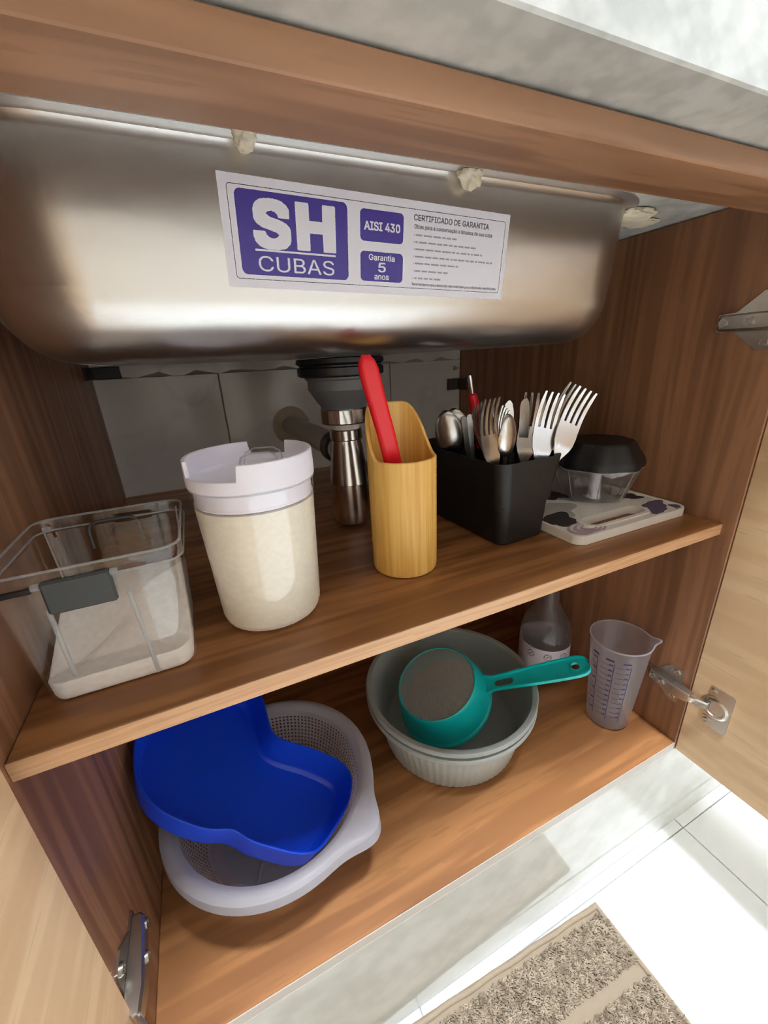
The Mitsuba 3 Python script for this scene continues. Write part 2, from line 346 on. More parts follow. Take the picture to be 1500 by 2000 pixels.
def hinge(x0, sx, zc, m_plate, m_arm, yr=0.0):
    """concealed cup hinge: x0 panel face, sx = -1 for the right panel (interior towards -x), +1 for the left"""
    key = C + '__hinge'; k = 0
    while any(q == key or q.startswith(key + '__') for q in scene):
        k += 1; key = f'{C}__hinge_{k:03d}'
    ex, ey, ez = np.array([sx, 0, 0.0]), np.array([0, 1.0, 0]), np.array([0, 0, 1.0])
    def put(name, m, mt, smooth=25):
        m = m.copy(); v = m.vertices
        m.vertices = np.column_stack([x0 + sx * v[:, 0], v[:, 1], zc + v[:, 2]])
        if sx < 0: m.faces = m.faces[:, ::-1]
        add(key + '__' + name, m, mt, smooth)
    wing = Polygon([(0.070 - yr, -0.009), (0.070 - yr, 0.009), (0.052 - yr / 2, 0.0105), (0.030, 0.030), (0.012, 0.030), (0.010, 0.022), (0.010, -0.022), (0.012, -0.030), (0.026, -0.030), (0.050 - yr / 2, -0.0105)]).buffer(-0.002).buffer(0.002)
    pl = extrude(wing, 0.0022); pl = tm(np.column_stack([pl.vertices[:, 2], pl.vertices[:, 0], pl.vertices[:, 1]]), pl.faces)
    put('mount_plate', pl, m_plate)
    # arm: an inverted channel, tapering towards the door
    sec = lambda hw, x0_, x1_: np.array([(x0_, -hw), (x1_ - 0.002, -hw), (x1_, -hw + 0.002), (x1_, hw - 0.002), (x1_ - 0.002, hw), (x0_, hw)])
    rings = []
    for y, hw, xa, xb in ((0.066 - yr, 0.0075, 0.0024, 0.009), (0.062 - yr, 0.0085, 0.0024, 0.0125), (0.030, 0.0088, 0.0024, 0.0150), (0.010, 0.0088, 0.0024, 0.0165), (-0.006, 0.0080, 0.004, 0.0150)):
        q = sec(hw, xa, xb); rings.append(np.column_stack([q[:, 0], np.full(len(q), y), q[:, 1]]))
    put('arm', loft(rings, True, True), m_arm)
    X = -0.0022 if sx < 0 else 0.007                                # door face
    link = loft([np.column_stack([q[:, 0], np.full(6, y), q[:, 1]]) for y, q in ((-0.005, sec(0.0062, 0.0075, 0.0130)), (-0.016, sec(0.0062, X + 0.0085, X + 0.0140)), (-0.027, sec(0.0058, X + 0.0030, X + 0.0085)))], True, True)
    put('link', link, 'chrome')
    base = Polygon(rr(-0.052, -0.022, -0.033, 0.033, 0.004, 5)).difference(sbox(-0.034, -0.019, -0.018, 0.019)).union(Point(-0.033, 0).buffer(0.0185, 20)).buffer(-0.001).buffer(0.001)
    cp = extrude(base, 0.0016); cp = tm(np.column_stack([X + 0.0002 + cp.vertices[:, 2], cp.vertices[:, 0], cp.vertices[:, 1]]), cp.faces)
    put('cup_plate', cp, m_arm)
    dome = lathe([(0, 0.0022), (0.0105, 0.0022), (0.0112, 0.0034), (0.0132, 0.0034), (0.0146, 0.0022), (0.0165, 0.0012)], (0, 0), 32)
    dv = dome.vertices; put('cup', tm(np.column_stack([X + 0.0004 + dv[:, 2], -0.034 + dv[:, 0], dv[:, 1]]), dome.faces), m_arm)
    for (yy, zz, xx) in ((0.020, 0.022, 0.0022), (0.020, -0.022, 0.0022), (0.058 - yr, 0.0, 0.0118), (0.032, 0.0, 0.0150)):
        s = screw((0, 0, 0), (1, 0, 0), 0.0050); s.apply_translation([xx, yy, zz]); put('screw', s, 'hinge_nickel')
    for zz in (-0.026, 0.026):
        s = screw((0, 0, 0), (1, 0, 0), 0.0038); s.apply_translation([X + 0.0018, -0.027, zz]); put('screw', s, m_arm)
    return key
for hk, hl in ((hinge(XR, -1, 0.100, 'hinge_nickel', 'hinge_nickel', 0.011), 'lower hinge of the right door'), (hinge(XR, -1, 0.600, 'hinge_nickel', 'hinge_nickel'), 'upper hinge of the right door'), (hinge(XL, 1, 0.098, 'hinge_nickel', 'hinge_nickel'), 'lower hinge of the left door')):
    labels[hk] = {'label': hl}

# brackets in the back corners
add('wall_bracket__plate', bx(XL + 0.0005, 0.036, 0.595, D - 0.0005, 0.571, 0.590, 0.001), 'black_plastic', False)
add('wall_bracket__flap', bx(XL + 0.0002, XL + 0.004, 0.548, 0.5945, 0.571, 0.590, 0.001), 'black_plastic', False)
lab('wall_bracket', 'small dark bracket in the back left corner under the sink', 'bracket')
add('wall_bracket_001__plate', bx(0.690, XR - 0.0005, 0.598, D - 0.0005, 0.504, 0.529, 0.001), 'bracket_brown', False)
add('wall_bracket_001__flap', bx(XR - 0.004, XR - 0.0002, 0.565, 0.5975, 0.504, 0.529, 0.001), 'bracket_brown', False)
lab('wall_bracket_001', 'small brown bracket in the back right corner behind the cutlery', 'bracket')
add('wall_hook', cat(screw((0.711, D - 0.0005, 0.552), (0, -1, 0), 0.005, 0.004), tube([(0.711, D - 0.002, 0.552), (0.711, D - 0.014, 0.552)], 0.002)), 'hinge_nickel')
lab('wall_hook', 'small metal screw in the wall above the brown bracket', 'screw')

# ------------------------------------------------------------------ sink
def sink_ring(i, z):
    return ring3(rr(SX0 + i, SX1 - i, SY0 + i, SY1 - i, max(SR - i, 0.012), 14), z)
ZB = 0.588
Z0S = ZC - 0.0012
def wall_inset(z):
    """how far the wall stands in from the rim: a small curve under the rim, then a steady draft"""
    t = np.clip((Z0S - z) / 0.006, 0, 1)
    return 0.0016 * (1 - (1 - t) ** 2) + 0.085 * np.clip(Z0S - 0.003 - z, 0, 0.083)
rings = [sink_ring(float(wall_inset(z)), z) for z in np.concatenate([np.linspace(Z0S, 0.712, 7), np.linspace(0.705, 0.6345, 6)])]
RB = 0.046
for k in range(0, 13):
    a = math.radians(90 * k / 12)
    rings.append(sink_ring(float(wall_inset(0.634)) + RB * (1 - math.cos(a)), ZB + RB - RB * math.sin(a)))
cx0, cy0 = 0.313, 0.266
last = rings[-1]
for t in (0.3, 0.6, 0.8):
    q = last.copy(); q[:, :2] = last[:, :2] * (1 - t) + np.array([cx0, cy0]) * t
    q[:, 2] = ZB - 0.004 * t; rings.append(q)
add('sink_bowl__bowl', loft(rings, False, True), 'sink_steel', 60)
fl = Polygon(rr(SX0 - 0.012, SX1 + 0.008, SY0 - 0.012, SY1 + 0.012, SR + 0.008, 14)).difference(Polygon(rr(SX0, SX1, SY0, SY1, SR, 14)))
f = extrude(fl, 0.0010); f.apply_translation([0, 0, ZC - 0.0012])
add('sink_bowl__flange', f, 'flange_steel', False)
labels['sink_bowl__flange'] = {'label': 'bright rim of the bowl under the countertop'}
lab('sink_bowl', 'brushed stainless steel sink bowl hanging under the countertop', 'sink')

def lump(key, c, r, label, seed):
    m = trimesh.creation.icosphere(3, 1.0); v = m.vertices
    d = 0.45 + 0.75 * meshkit.fbm(v * 2.3 + seed * 9.1, 3, seed)
    m.vertices = v * d[:, None] * np.array(r) + np.array(c)
    m.vertices[:, 2] = np.minimum(m.vertices[:, 2], ZC - 0.0013)
    add(key, m, 'epoxy', True); lab(key, label, 'adhesive', 'adhesive lumps under the sink rim')
lump('adhesive_lump', (0.1990, 0.0845, 0.7155), (0.0085, 0.007, 0.0085), 'small cream adhesive lump on the sink rim, nearest the left end of the bowl', 1)
lump('adhesive_lump_001', (0.3760, 0.0900, 0.7145), (0.012, 0.008, 0.0095), 'cream adhesive lump on the sink rim above the right part of the sticker', 2)
lump('adhesive_lump_002', (0.620, 0.124, 0.7160), (0.026, 0.020, 0.007), 'whitish adhesive smear beside the right end of the bowl', 3)
lump('adhesive_lump_003', (0.662, 0.150, 0.7178), (0.030, 0.020, 0.0035), 'flat whitish adhesive patch under the stone at the far right of the bowl', 4)

# ------------------------------------------------------------------ warranty sticker
W_, H_ = 0.2465, 0.0668
st_o = np.array([0.1785, SY0, 0.6352]); tilt = math.radians(-1.6)
sex, sey = np.array([math.cos(tilt), 0, math.sin(tilt)]), np.array([-math.sin(tilt), 0, math.cos(tilt)])
def stick(m, depth):
    v, f = trimesh.remesh.subdivide_to_size(m.vertices, m.faces, 0.006, max_iter=20)
    m = frame(tm(v, f), st_o - np.array([0, depth, 0]), sex, sey, np.cross(sex, sey))
    m.vertices[:, 1] += wall_inset(m.vertices[:, 2])                # follows the curve of the wall
    return m
def frr(u0, u1, v0, v1, r):
    return Polygon(rr(u0 * W_, u1 * W_, v0 * H_, v1 * H_, r, 6))
def text(s, u0, u1, v0, v1, bold=True, heavy=0.0):
    m = meshkit.text_mesh(s, 0.01, 0.00012, bold)
    if heavy:
        m = cat(*[trimesh.Trimesh(m.vertices + [a, b, 0], m.faces) for a in (-heavy, 0, heavy) for b in (-heavy, 0, heavy)])
    lo, hi = m.bounds
    v = m.vertices.copy()
    v[:, 0] = (u0 + (u1 - u0) * (v[:, 0] - lo[0]) / (hi[0] - lo[0])) * W_
    v[:, 1] = (v0 + (v1 - v0) * (v[:, 1] - lo[1]) / (hi[1] - lo[1])) * H_
    return trimesh.Trimesh(v, m.faces, process=False)
W0 = 'warranty_sticker'
lab(W0, 'white and purple warranty sticker with SH CUBAS lettering on the sink bowl', 'sticker')
add(W0 + '__paper', stick(extrude(sbox(0, 0, W_, H_), 0.0002), 0.0004), 'paper', False)
fo = frr(0.0225, 0.983, 0.08, 0.918, 0.0022)
add(W0 + '__border_line', stick(extrude(fo.difference(fo.buffer(-0.00042)), 0.00012), 0.0006), 'print_dark', False)
for tag_, q in (('logo_panel', (0.041, 0.372, 0.125, 0.885, 0.004)), ('grade_panel', (0.414, 0.567, 0.543, 0.855, 0.0032)), ('warranty_panel', (0.414, 0.568, 0.132, 0.443, 0.0032))):
    add(f'{W0}__{tag_}', stick(extrude(frr(*q), 0.00012), 0.0006), 'print_purple', False)
add(W0 + '__logo_panel__lettering', stick(cat(text('S', 0.083, 0.194, 0.372, 0.832, True, 0.0005), text('H', 0.209, 0.332, 0.388, 0.832, True, 0.0007), text('CUBAS', 0.090, 0.324, 0.163, 0.309, False)), 0.00075), 'paper', False)
add(W0 + '__logo_panel__rule', stick(extrude(sbox(0.084 * W_, 0.352 * H_, 0.330 * W_, 0.370 * H_), 0.00012), 0.00075), 'paper', False)
add(W0 + '__grade_panel__lettering', stick(text('AISI 430', 0.427, 0.555, 0.652, 0.742, True, 0.00015), 0.00075), 'paper', False)
add(W0 + '__warranty_panel__lettering', stick(cat(text('Garantia', 0.443, 0.537, 0.352, 0.418), text('5', 0.477, 0.505, 0.232, 0.334), text('anos', 0.463, 0.516, 0.152, 0.203)), 0.00075), 'paper', False)
add(W0 + '__heading', stick(text('CERTIFICADO DE GARANTIA', 0.605, 0.910, 0.804, 0.867), 0.0006), 'print_dark', False)
add(W0 + '__subheading', stick(text('Dicas para a conservação e limpeza de sua cuba', 0.608, 0.928, 0.712, 0.768), 0.0006), 'print_dark', False)
words = []
for v, u1 in ((0.658, 0.773), (0.584, 0.857), (0.510, 0.888), (0.432, 0.935), (0.358, 0.788), (0.276, 0.745), (0.196, 0.716)):
    u = 0.607; words.append(sbox(u * W_, (v - 0.006) * H_, (u + 0.003) * W_, (v + 0.006) * H_)); u += 0.007
    while u < u1:
        w = min(0.008 + 0.028 * rng.random(), u1 - u + 0.004)
        words.append(sbox(u * W_, (v - 0.009) * H_, (u + w) * W_, (v + 0.009) * H_)); u += w + 0.005
add(W0 + '__small_print', stick(cat(*[extrude(w, 0.0001) for w in words]), 0.0006), 'print_grey', False)
add(W0 + '__footer', stick(text('Recomendamos que a instalação seja executada por profissionais especializados', 0.606, 0.970, 0.106, 0.146), 0.0006), 'print_dark', False)

# ------------------------------------------------------------------ drain and trap
DC = (0.313, 0.266)
S0 = 'sink_drain'
lab(S0, 'grey and chrome sink drain with chrome bottle trap below the bowl', 'drain')
add(S0 + '__rubber_ring', lathe([(0.02, 0.5862), (0.045, 0.5862), (0.0535, 0.584), (0.0545, 0.579), (0.0505, 0.5765), (0.0505, 0.575), (0.0535, 0.5735), (0.0535, 0.5655), (0.050, 0.5635), (0.02, 0.5635)], DC), 'black_rubber')
add(S0 + '__funnel', lathe([(0.02, 0.5633), (0.0455, 0.5633), (0.0455, 0.5610), (0.0425, 0.5595), (0.0425, 0.548), (0.041, 0.546), (0.034, 0.5345), (0.0295, 0.5285), (0.0285, 0.5252), (0.02, 0.5252)], DC), 'grey_plastic')
hexr = [np.column_stack([DC[0] + (r * (1 + 0.02 * np.cos(12 * th))) * np.cos(th), DC[1] + r * (1 + 0.02 * np.cos(12 * th)) * np.sin(th), np.full(48, z)]) for r, z in ((0.02, 0.525), (0.0285, 0.525), (0.0298, 0.5235), (0.0298, 0.5075), (0.0288, 0.506), (0.0, 0.506))]
add(S0 + '__nut', loft(hexr), 'chrome', 20)
add(S0 + '__washer', lathe([(0.0, 0.5058), (0.0185, 0.5058), (0.0185, 0.4985), (0.0, 0.4985)], DC), 'washer_white')
add(S0 + '__collar', lathe([(0.0, 0.4983), (0.0205, 0.4983), (0.0212, 0.4972), (0.0212, 0.4855), (0.0205, 0.4845), (0.0, 0.4845)], DC), 'chrome')
add(S0 + '__trap_body', lathe([(0.0, 0.4843), (0.0188, 0.4843), (0.0205, 0.476), (0.0235, 0.455), (0.0262, 0.432), (0.0268, 0.428), (0.0268, 0.4265), (0.0255, 0.4258)], DC), 'chrome')
add(S0 + '__trap_cup', lathe([(0.02, 0.4257), (0.0255, 0.4257), (0.0258, 0.385), (0.0250, 0.374), (0.0235, 0.3705), (0.018, 0.3685), (0.0, 0.368)], DC), 'chrome')
add('drain_pipe__pipe', tube([(0.313, D - 0.003, 0.462), (0.3145, 0.45, 0.464), (0.3135, 0.292, 0.466)], 0.0185, 28), 'pvc_pipe')
add('drain_pipe__coupling', tube([(0.3138, 0.322, 0.4655), (0.3135, 0.296, 0.466)], 0.0225, 28), 'black_rubber')
rag = []
for r, y in ((0.0188, D - 0.0045), (0.027, D - 0.0045), (0.034, D - 0.0030), (0.0375, D - 0.0004)):
    w = r * (1 + 0.10 * meshkit.noise(np.column_stack([np.cos(th) * 2 + 4, np.sin(th) * 2 + 4, np.full(48, r * 90)]), 3) - 0.05)
    rag.append(np.column_stack([0.313 + w * np.cos(th), np.full(48, y), 0.462 + w * np.sin(th)]))
add('drain_pipe__wall_collar', loft(rag), 'pipe_ring')
labels['drain_pipe__wall_collar'] = {'label': 'rough mortar ring where the pipe enters the tiles'}
lab('drain_pipe', 'beige plastic waste pipe from the tiled wall to the chrome trap', 'pipe')

# ------------------------------------------------------------------ storage container with white powder
def taper(x0, x1, y0, y1, r, z, n=8):
    return ring3(rr(x0, x1, y0, y1, r, n), z)
K = 'storage_container'
lab(K, 'clear square plastic container with dark latch, part full of white powder', 'container')
B0, B1 = (0.0068, 0.1035, 0.0540, 0.1560), (0.0005, 0.1100, 0.0480, 0.1640)
def at_h(t, inset=0.0):
    q = [B0[i] * (1 - t) + B1[i] * t for i in range(4)]
    return (q[0] + inset, q[1] - inset, q[2] + inset, q[3] - inset)
ZK = 0.468
body = [taper(*at_h(0, 0.006), 0.008, ZS + 0.0006), taper(*at_h(0.0, 0.001), 0.012, ZS + 0.003), taper(*at_h(0.03), 0.013, ZS + 0.008), taper(*at_h(0.9), 0.014, ZK - 0.011)]
add(K + '__body', loft(body, True, False), 'clear_plastic', True)
rim = []
for ins, z in ((0.0, ZK - 0.011), (-0.0022, ZK - 0.0095), (-0.0024, ZK - 0.001), (-0.0016, ZK)):
    rim.append(taper(*at_h(1.0, ins), 0.014, z))
add(K + '__rim', loft(rim), 'clear_plastic', True)
def loop_tube(p3, r):
    m = tube(np.vstack([p3, p3[:1]]), r, 8, False); return m
add(K + '__rim__edge', loop_tube(taper(*at_h(1.0, -0.0010), 0.014, ZK), 0.0010), 'clear_edge')  # pale tube standing in for the highlight along the top edge
add(K + '__rim__edge', loop_tube(taper(*at_h(1.0, -0.0016), 0.014, ZK - 0.0098), 0.0008), 'clear_edge')  # same for the highlight line along the lower edge
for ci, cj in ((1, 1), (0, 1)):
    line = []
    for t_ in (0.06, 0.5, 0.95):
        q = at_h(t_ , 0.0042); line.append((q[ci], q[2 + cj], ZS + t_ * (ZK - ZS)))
    add(K + '__corner', tube(line, 0.0008, 8), 'clear_edge')  # pale tubes modelled as the bright highlights of the rear corners
add(K + '__latch', bx(0.0310, 0.0690, 0.0425, 0.0470, 0.4395, 0.4625, 0.0016), 'latch_grey')
labels[K + '__latch'] = {'label': 'dark grey front latch'}
add(K + '__latch__pin', tube([(0.0688, 0.0447, 0.4600), (0.0725, 0.0447, 0.4600)], 0.0024, 14), 'clear_edge')
add(K + '__latch__pin', tube([(0.0270, 0.0447, 0.4600), (0.0312, 0.0447, 0.4600)], 0.0024, 14), 'clear_edge')
add(K + '__gasket', bx(0.0012, 0.0268, 0.0434, 0.0455, 0.4565, 0.4605, 0.0006), 'black_rubber')
for (xa, za), (xb, zb) in (((0.0292, 0.4400), (0.0288, 0.3860)), ((0.0745, 0.4420), (0.0770, 0.3690))):
    t = lambda z: 0.0540 + (0.0480 - 0.0540) * (z - ZS) / (ZK - ZS)
    add(K + '__rib', tube([(xa, t(za) - 0.0002, za), ((xa + xb) / 2, t((za + zb) / 2) - 0.0002, (za + zb) / 2), (xb, t(zb) - 0.0002, zb)], 0.0016, 10), 'clear_edge')
yb_ = 0.1652
arch = np.array([(0.034, 0.435), (0.034, 0.452), (0.036, 0.457), (0.041, 0.459), (0.066, 0.459), (0.071, 0.457), (0.073, 0.452), (0.073, 0.435)])
add(K + '__latch_back', tube(np.column_stack([arch[:, 0], np.full(8, yb_), arch[:, 1]]), 0.0014, 8), 'latch_grey')
labels[K + '__latch_back'] = {'label': 'frame of the rear latch seen through the clear wall'}
# powder: base follows the container, top slopes up to the back
nx, ny = 26, 26
gx, gy = np.meshgrid(np.linspace(-1, 1, nx), np.linspace(-1, 1, ny), indexing='ij')
def powder_mesh():
    n = 40
    lowr = rr(*at_h(0.02, 0.0022), 0.011, 9)
    tops = []
    rings = [ring3(lowr * 0.98 + lowr.mean(0) * 0.02, ZS + 0.0016), ring3(lowr, ZS + 0.005)]
    c = lowr.mean(0)
    def hgt(p):
        u, v = (p[:, 0] - 0.055) / 0.05, (p[:, 1] - 0.105) / 0.05
        h = 0.016 + 0.034 / (1 + np.exp(-(v * 2.4 + u * 1.2 - 0.2) * 2.2)) + 0.006 * np.exp(-((u - 0.0) ** 2 * 6 + (v + 0.35) ** 2 * 14))
        return ZS + h + 0.004 * (meshkit.fbm(np.column_stack([p * 60, p[:, :1] * 0]), 3, 5) - 0.5)
    for s in (1.0, 0.985, 0.93, 0.82, 0.66, 0.48, 0.3, 0.14, 0.04):
        p = c + (lowr - c) * s
        z = hgt(p)
        if s == 1.0:
            g = (z - ZS) / (ZK - ZS)
            grow = np.array([np.array(rr(*at_h(gg, 0.0022), 0.012, 9))[i] for i, gg in enumerate(g)])
            rings.append(np.column_stack([grow, z - 0.001])); p = grow * 0.985 + c * 0.015
        rings.append(np.column_stack([p, z]))
    return loft(rings, True, True)
add('white_powder', powder_mesh(), 'sugar', 60); lab('white_powder', 'white powder heaped in the clear square container', 'powder', kind='stuff')

# ------------------------------------------------------------------ round jar with cream powder
J = 'lidded_jar'; JC = (0.1720, 0.1050)
lab(J, 'round clear jar of cream powder with a white flip lid', 'jar')
jz = lambda t: ZS + t
def jr(z): return 0.0445 + (0.0503 - 0.0445) * (z - ZS) / 0.127
add(J + '__body', lathe([(0, jz(0.0012)), (0.030, jz(0.0010)), (0.0405, jz(0.0008)), (0.0436, jz(0.003)), (jr(jz(0.008)) , jz(0.008)), (jr(jz(0.127)), jz(0.127))], JC, 96), 'clear_plastic', True)
add(J + '__body__lip', lathe([(0.0503, jz(0.127)), (0.0508, jz(0.1272)), (0.0508, jz(0.1285)), (0.0496, jz(0.1285)), (0.0496, jz(0.127))], JC, 96), 'clear_edge')
add(J + '__lid_collar', lathe([(0.0478, jz(0.1283)), (0.0478, jz(0.1165)), (0.0485, jz(0.1147)), (0.0478, jz(0.1133)), (0.0455, jz(0.1135)), (0.0455, jz(0.1283))], JC, 96), 'white_plastic')
nth = 192; tt = np.arange(nth) * 2 * math.pi / nth
deg = np.degrees(tt)
gap = ((deg > 192) & (deg < 252)) | ((deg > 42) & (deg < 84))
ztop = np.where(gap, jz(0.1390), jz(0.1510))
def jring(r, z): return np.column_stack([JC[0] + r * np.cos(tt), JC[1] + r * np.sin(tt), np.broadcast_to(z, nth)])
add(J + '__lid', loft([jring(0.047, jz(0.1287)), jring(0.0505, jz(0.1287)), jring(0.0515, jz(0.1298)), jring(0.0516, np.minimum(jz(0.1385), ztop)), jring(0.0512, ztop - 0.0006), jring(0.0506, ztop), jring(0.0488, ztop), jring(0.0482, ztop - 0.0006), jring(0.0478, jz(0.1340)), jring(0.030, jz(0.1335)), jring(0.0001, jz(0.1335))]), 'white_plastic', 25)
fp = []
for x, z in ((-0.017, 0.0), (-0.014, 0.010), (-0.006, 0.0135), (0.010, 0.0135), (0.016, 0.010), (0.018, 0.0)):
    fp.append((x, z))
flap = extrude(Polygon(fp).buffer(-0.0012).buffer(0.0012), 0.022)
flap = frame(flap, np.array([JC[0] + 0.014, JC[1] + 0.026, jz(0.1342)]), unit((0.9, -0.3, 0)), (0, 0, 1), unit((-0.3, -0.9, 0)))
add(J + '__flap', flap, 'clear_plastic', False)
labels[J + '__flap'] = {'label': 'clear plastic flap on the lid'}
add(J + '__flap__edge', tube([flap.vertices[i] for i in range(0)] or [np.array([JC[0] + 0.014, JC[1] + 0.026, jz(0.1342)]) + x * unit((0.9, -0.3, 0)) + np.array([0, 0, z]) for x, z in fp], 0.0008, 8), 'clear_edge')
add(J + '__flap__edge', tube([np.array([JC[0] + 0.014, JC[1] + 0.026, jz(0.1342)]) + x * unit((0.9, -0.3, 0)) + 0.022 * unit((-0.3, -0.9, 0)) + np.array([0, 0, z]) for x, z in fp], 0.0008, 8), 'clear_edge')
pw = [(0, jz(0.0025)), (0.038, jz(0.0022)), (0.0424, jz(0.0045)), (jr(jz(0.01)) - 0.0008, jz(0.01)), (jr(jz(0.1115)) - 0.0008, jz(0.1115)), (0.040, jz(0.1122)), (0.02, jz(0.113)), (0, jz(0.1125))]
add('milk_powder_fill', lathe(pw, JC, 96), 'milk_powder', 60); lab('milk_powder_fill', 'cream powder filling the round lidded jar', 'powder', kind='stuff')

# ------------------------------------------------------------------ bamboo holder with red utensil
BC = np.array([0.3205, 0.1195]); BR, BW = 0.0352, 0.0042
nb = 160; tb = np.arange(nb) * 2 * math.pi / nb
side = np.sin(tb)                                                  # +1 at the back
sm = lambda a, b, x: (lambda t: t * t * (3 - 2 * t))(np.clip((x - a) / (b - a), 0, 1))
brim = 0.4885 + (0.5390 - 0.4885) * sm(-0.35, 0.86, np.sin(tb - math.radians(4))) ** 1.15
def bring(r, z): return np.column_stack([BC[0] + r * np.cos(tb), BC[1] + r * np.sin(tb), np.broadcast_to(z, nb)])
add('bamboo_holder', loft([bring(0.0001, ZS + 0.0006), bring(BR - 0.003, ZS + 0.0006), bring(BR - 0.001, ZS + 0.0018), bring(BR - 0.0002, ZS + 0.006), bring(BR, ZS + 0.03), bring(BR, ZS + 0.08), bring(BR, brim - 0.0012), bring(BR - 0.0010, brim), bring(BR - BW + 0.001, brim - 0.0004), bring(BR - BW, brim - 0.0016), bring(BR - BW, ZS + 0.05), bring(BR - BW - 0.001, ZS + 0.012), bring(0.0001, ZS + 0.012)]), 'bamboo', 40)
lab('bamboo_holder', 'tall bamboo utensil holder with a slanted mouth on the shelf', 'utensil holder')
hp = spline([(0.2820, 0.1060, 0.5850), (0.2845, 0.1070, 0.572), (0.2930, 0.1095, 0.540), (0.3040, 0.1130, 0.500), (0.3140, 0.118, 0.455), (0.325, 0.126, 0.400), (0.328, 0.129, 0.3785)], 40)
hr_ = []
ax_l = unit((1, -0.25, 0)); ax_t = unit((0.25, 1, 0))
for i, p in enumerate(hp):
    s = i / 39
    w = 0.0092 * (1 - 0.10 * s); t_ = 0.0068
    e = min(1.0, (i + 0.25) / 3.2); w, t_ = w * math.sqrt(max(1 - (1 - e) ** 2, 0.02)), t_ * math.sqrt(max(1 - (1 - e) ** 2, 0.02))
    q = rr(-w, w, -t_, t_, t_ * 0.75, 5)
    hr_.append(p + q[:, :1] * ax_l + q[:, 1:] * ax_t)
add('red_utensil', loft(hr_, True, True), 'red_silicone', 50)
lab('red_utensil', 'red silicone utensil handle standing in the bamboo holder', 'utensil')

# ------------------------------------------------------------------ black cutlery box
CB = 'cutlery_box'
co, ca = np.array([0.4275, 0.0925]), math.radians(3.0)
def cbring(w0, w1, d0, d1, r, z, n=8):
    q = rr(w0, w1, d0, d1, r, n)
    R2 = np.array([[math.cos(ca), -math.sin(ca)], [math.sin(ca), math.cos(ca)]])
    return ring3(q @ R2.T + co, z)
cz = lambda t: ZS + t
spec = [(0.012, 0.080, 0.008, 0.172, 0.010, 0.0006), (0.0095, 0.0825, 0.0055, 0.1745, 0.012, 0.003), (0.0072, 0.0878, 0.0045, 0.1775, 0.014, 0.0490), (0.0046, 0.0904, 0.0019, 0.1800, 0.015, 0.0498), (0.0046, 0.0908, 0.0018, 0.1802, 0.015, 0.0520),
        (0.0002, 0.1010, -0.0002, 0.1860, 0.016, 0.1010), (0.0006, 0.1006, 0.0002, 0.1856, 0.016, 0.1022), (0.0016, 0.0996, 0.0012, 0.1846, 0.015, 0.1020),
        (0.0030, 0.0975, 0.0026, 0.1825, 0.014, 0.0900), (0.0085, 0.0865, 0.0055, 0.1765, 0.012, 0.0400), (0.011, 0.081, 0.008, 0.172, 0.010, 0.0040)]
add(CB, loft([cbring(*s_[:5], cz(s_[5])) for s_ in spec], True, True), 'black_plastic', 25)
lab(CB, 'glossy black plastic box full of cutlery standing on the shelf', 'cutlery box')

def curve_shape(poly, zs, thick, bend, refine=0.004):
    """flat outline in (x, z) -> a thin curved solid; bend(x, z) gives the y offset"""
    m = extrude(poly, thick)
    man = m3.Manifold(m3.Mesh(np.asarray(m.vertices, np.float32), np.asarray(m.faces, np.uint32)))
    man = man.refine_to_length(refine)
    me = man.to_mesh(); v = me.vert_properties[:, :3].astype(float); f = me.tri_verts
    x, z, y = v[:, 0], v[:, 1], v[:, 2]
    return tm(np.column_stack([x, y + bend(x, z), z]), f[:, ::-1])
def fork_mesh(L=0.152, w=0.0136, tine=0.041):
    """tips at z = 0, handle downwards"""
    xs = np.linspace(-w + 0.0023, w - 0.0023, 4)
    parts = [Polygon([(x - 0.0012, 0.0), (x + 0.0012, 0.0), (x + 0.0019, -0.010), (x + 0.0023, -tine - 0.002), (x - 0.0023, -tine - 0.002), (x - 0.0019, -0.010)]) for x in xs]
    head = Polygon([(-w, -tine), (w, -tine), (w, -tine - 0.014), (w * 0.93, -tine - 0.024), (w * 0.66, -tine - 0.034), (0.0042, -tine - 0.044), (0.0036, -tine - 0.058), (0.0070, -L + 0.026), (0.0088, -L + 0.012), (0.0070, -L + 0.003), (0, -L),
                    (-0.0070, -L + 0.003), (-0.0088, -L + 0.012), (-0.0070, -L + 0.026), (-0.0036, -tine - 0.058), (-0.0042, -tine - 0.044), (-w * 0.66, -tine - 0.034), (-w * 0.93, -tine - 0.024), (-w, -tine - 0.014)])
    poly = shapely.union_all(parts + [head.buffer(-0.0012).buffer(0.0012)])
    return curve_shape(poly, None, 0.0016, lambda x, z: 0.010 * np.sin(np.clip((z + tine + 0.03) / (tine + 0.03), 0, 1) * 2.3) * 0.9 - 0.004 * np.clip((z + tine) / tine, 0, 1) ** 2)
def spoon_mesh(L=0.134, w=0.0170, bl=0.055):
    a = np.linspace(0, 2 * math.pi, 40, endpoint=False)
    bowl = Polygon(np.column_stack([w * np.sin(a) * (1 - 0.12 * np.cos(a)), -bl / 2 + bl / 2 * np.cos(a)]))
    stem = Polygon([(0.0050, -bl + 0.008), (0.0034, -bl - 0.02), (0.0068, -L + 0.03), (0.0085, -L + 0.012), (0.0068, -L + 0.003), (0, -L), (-0.0068, -L + 0.003), (-0.0085, -L + 0.012), (-0.0068, -L + 0.03), (-0.0034, -bl - 0.02), (-0.0050, -bl + 0.008)])
    poly = bowl.union(stem)
    def bend(x, z):
        t = np.clip((z + bl) / bl, 0, 1)
        e = np.clip(1 - (x / w) ** 2 - ((z + bl / 2) / (bl / 2)) ** 2, 0, 1)
        return -0.0085 * np.sqrt(e) * np.where(z > -bl, 1, 0) + 0.004 * t
    return curve_shape(poly, None, 0.0014, bend, 0.0028)
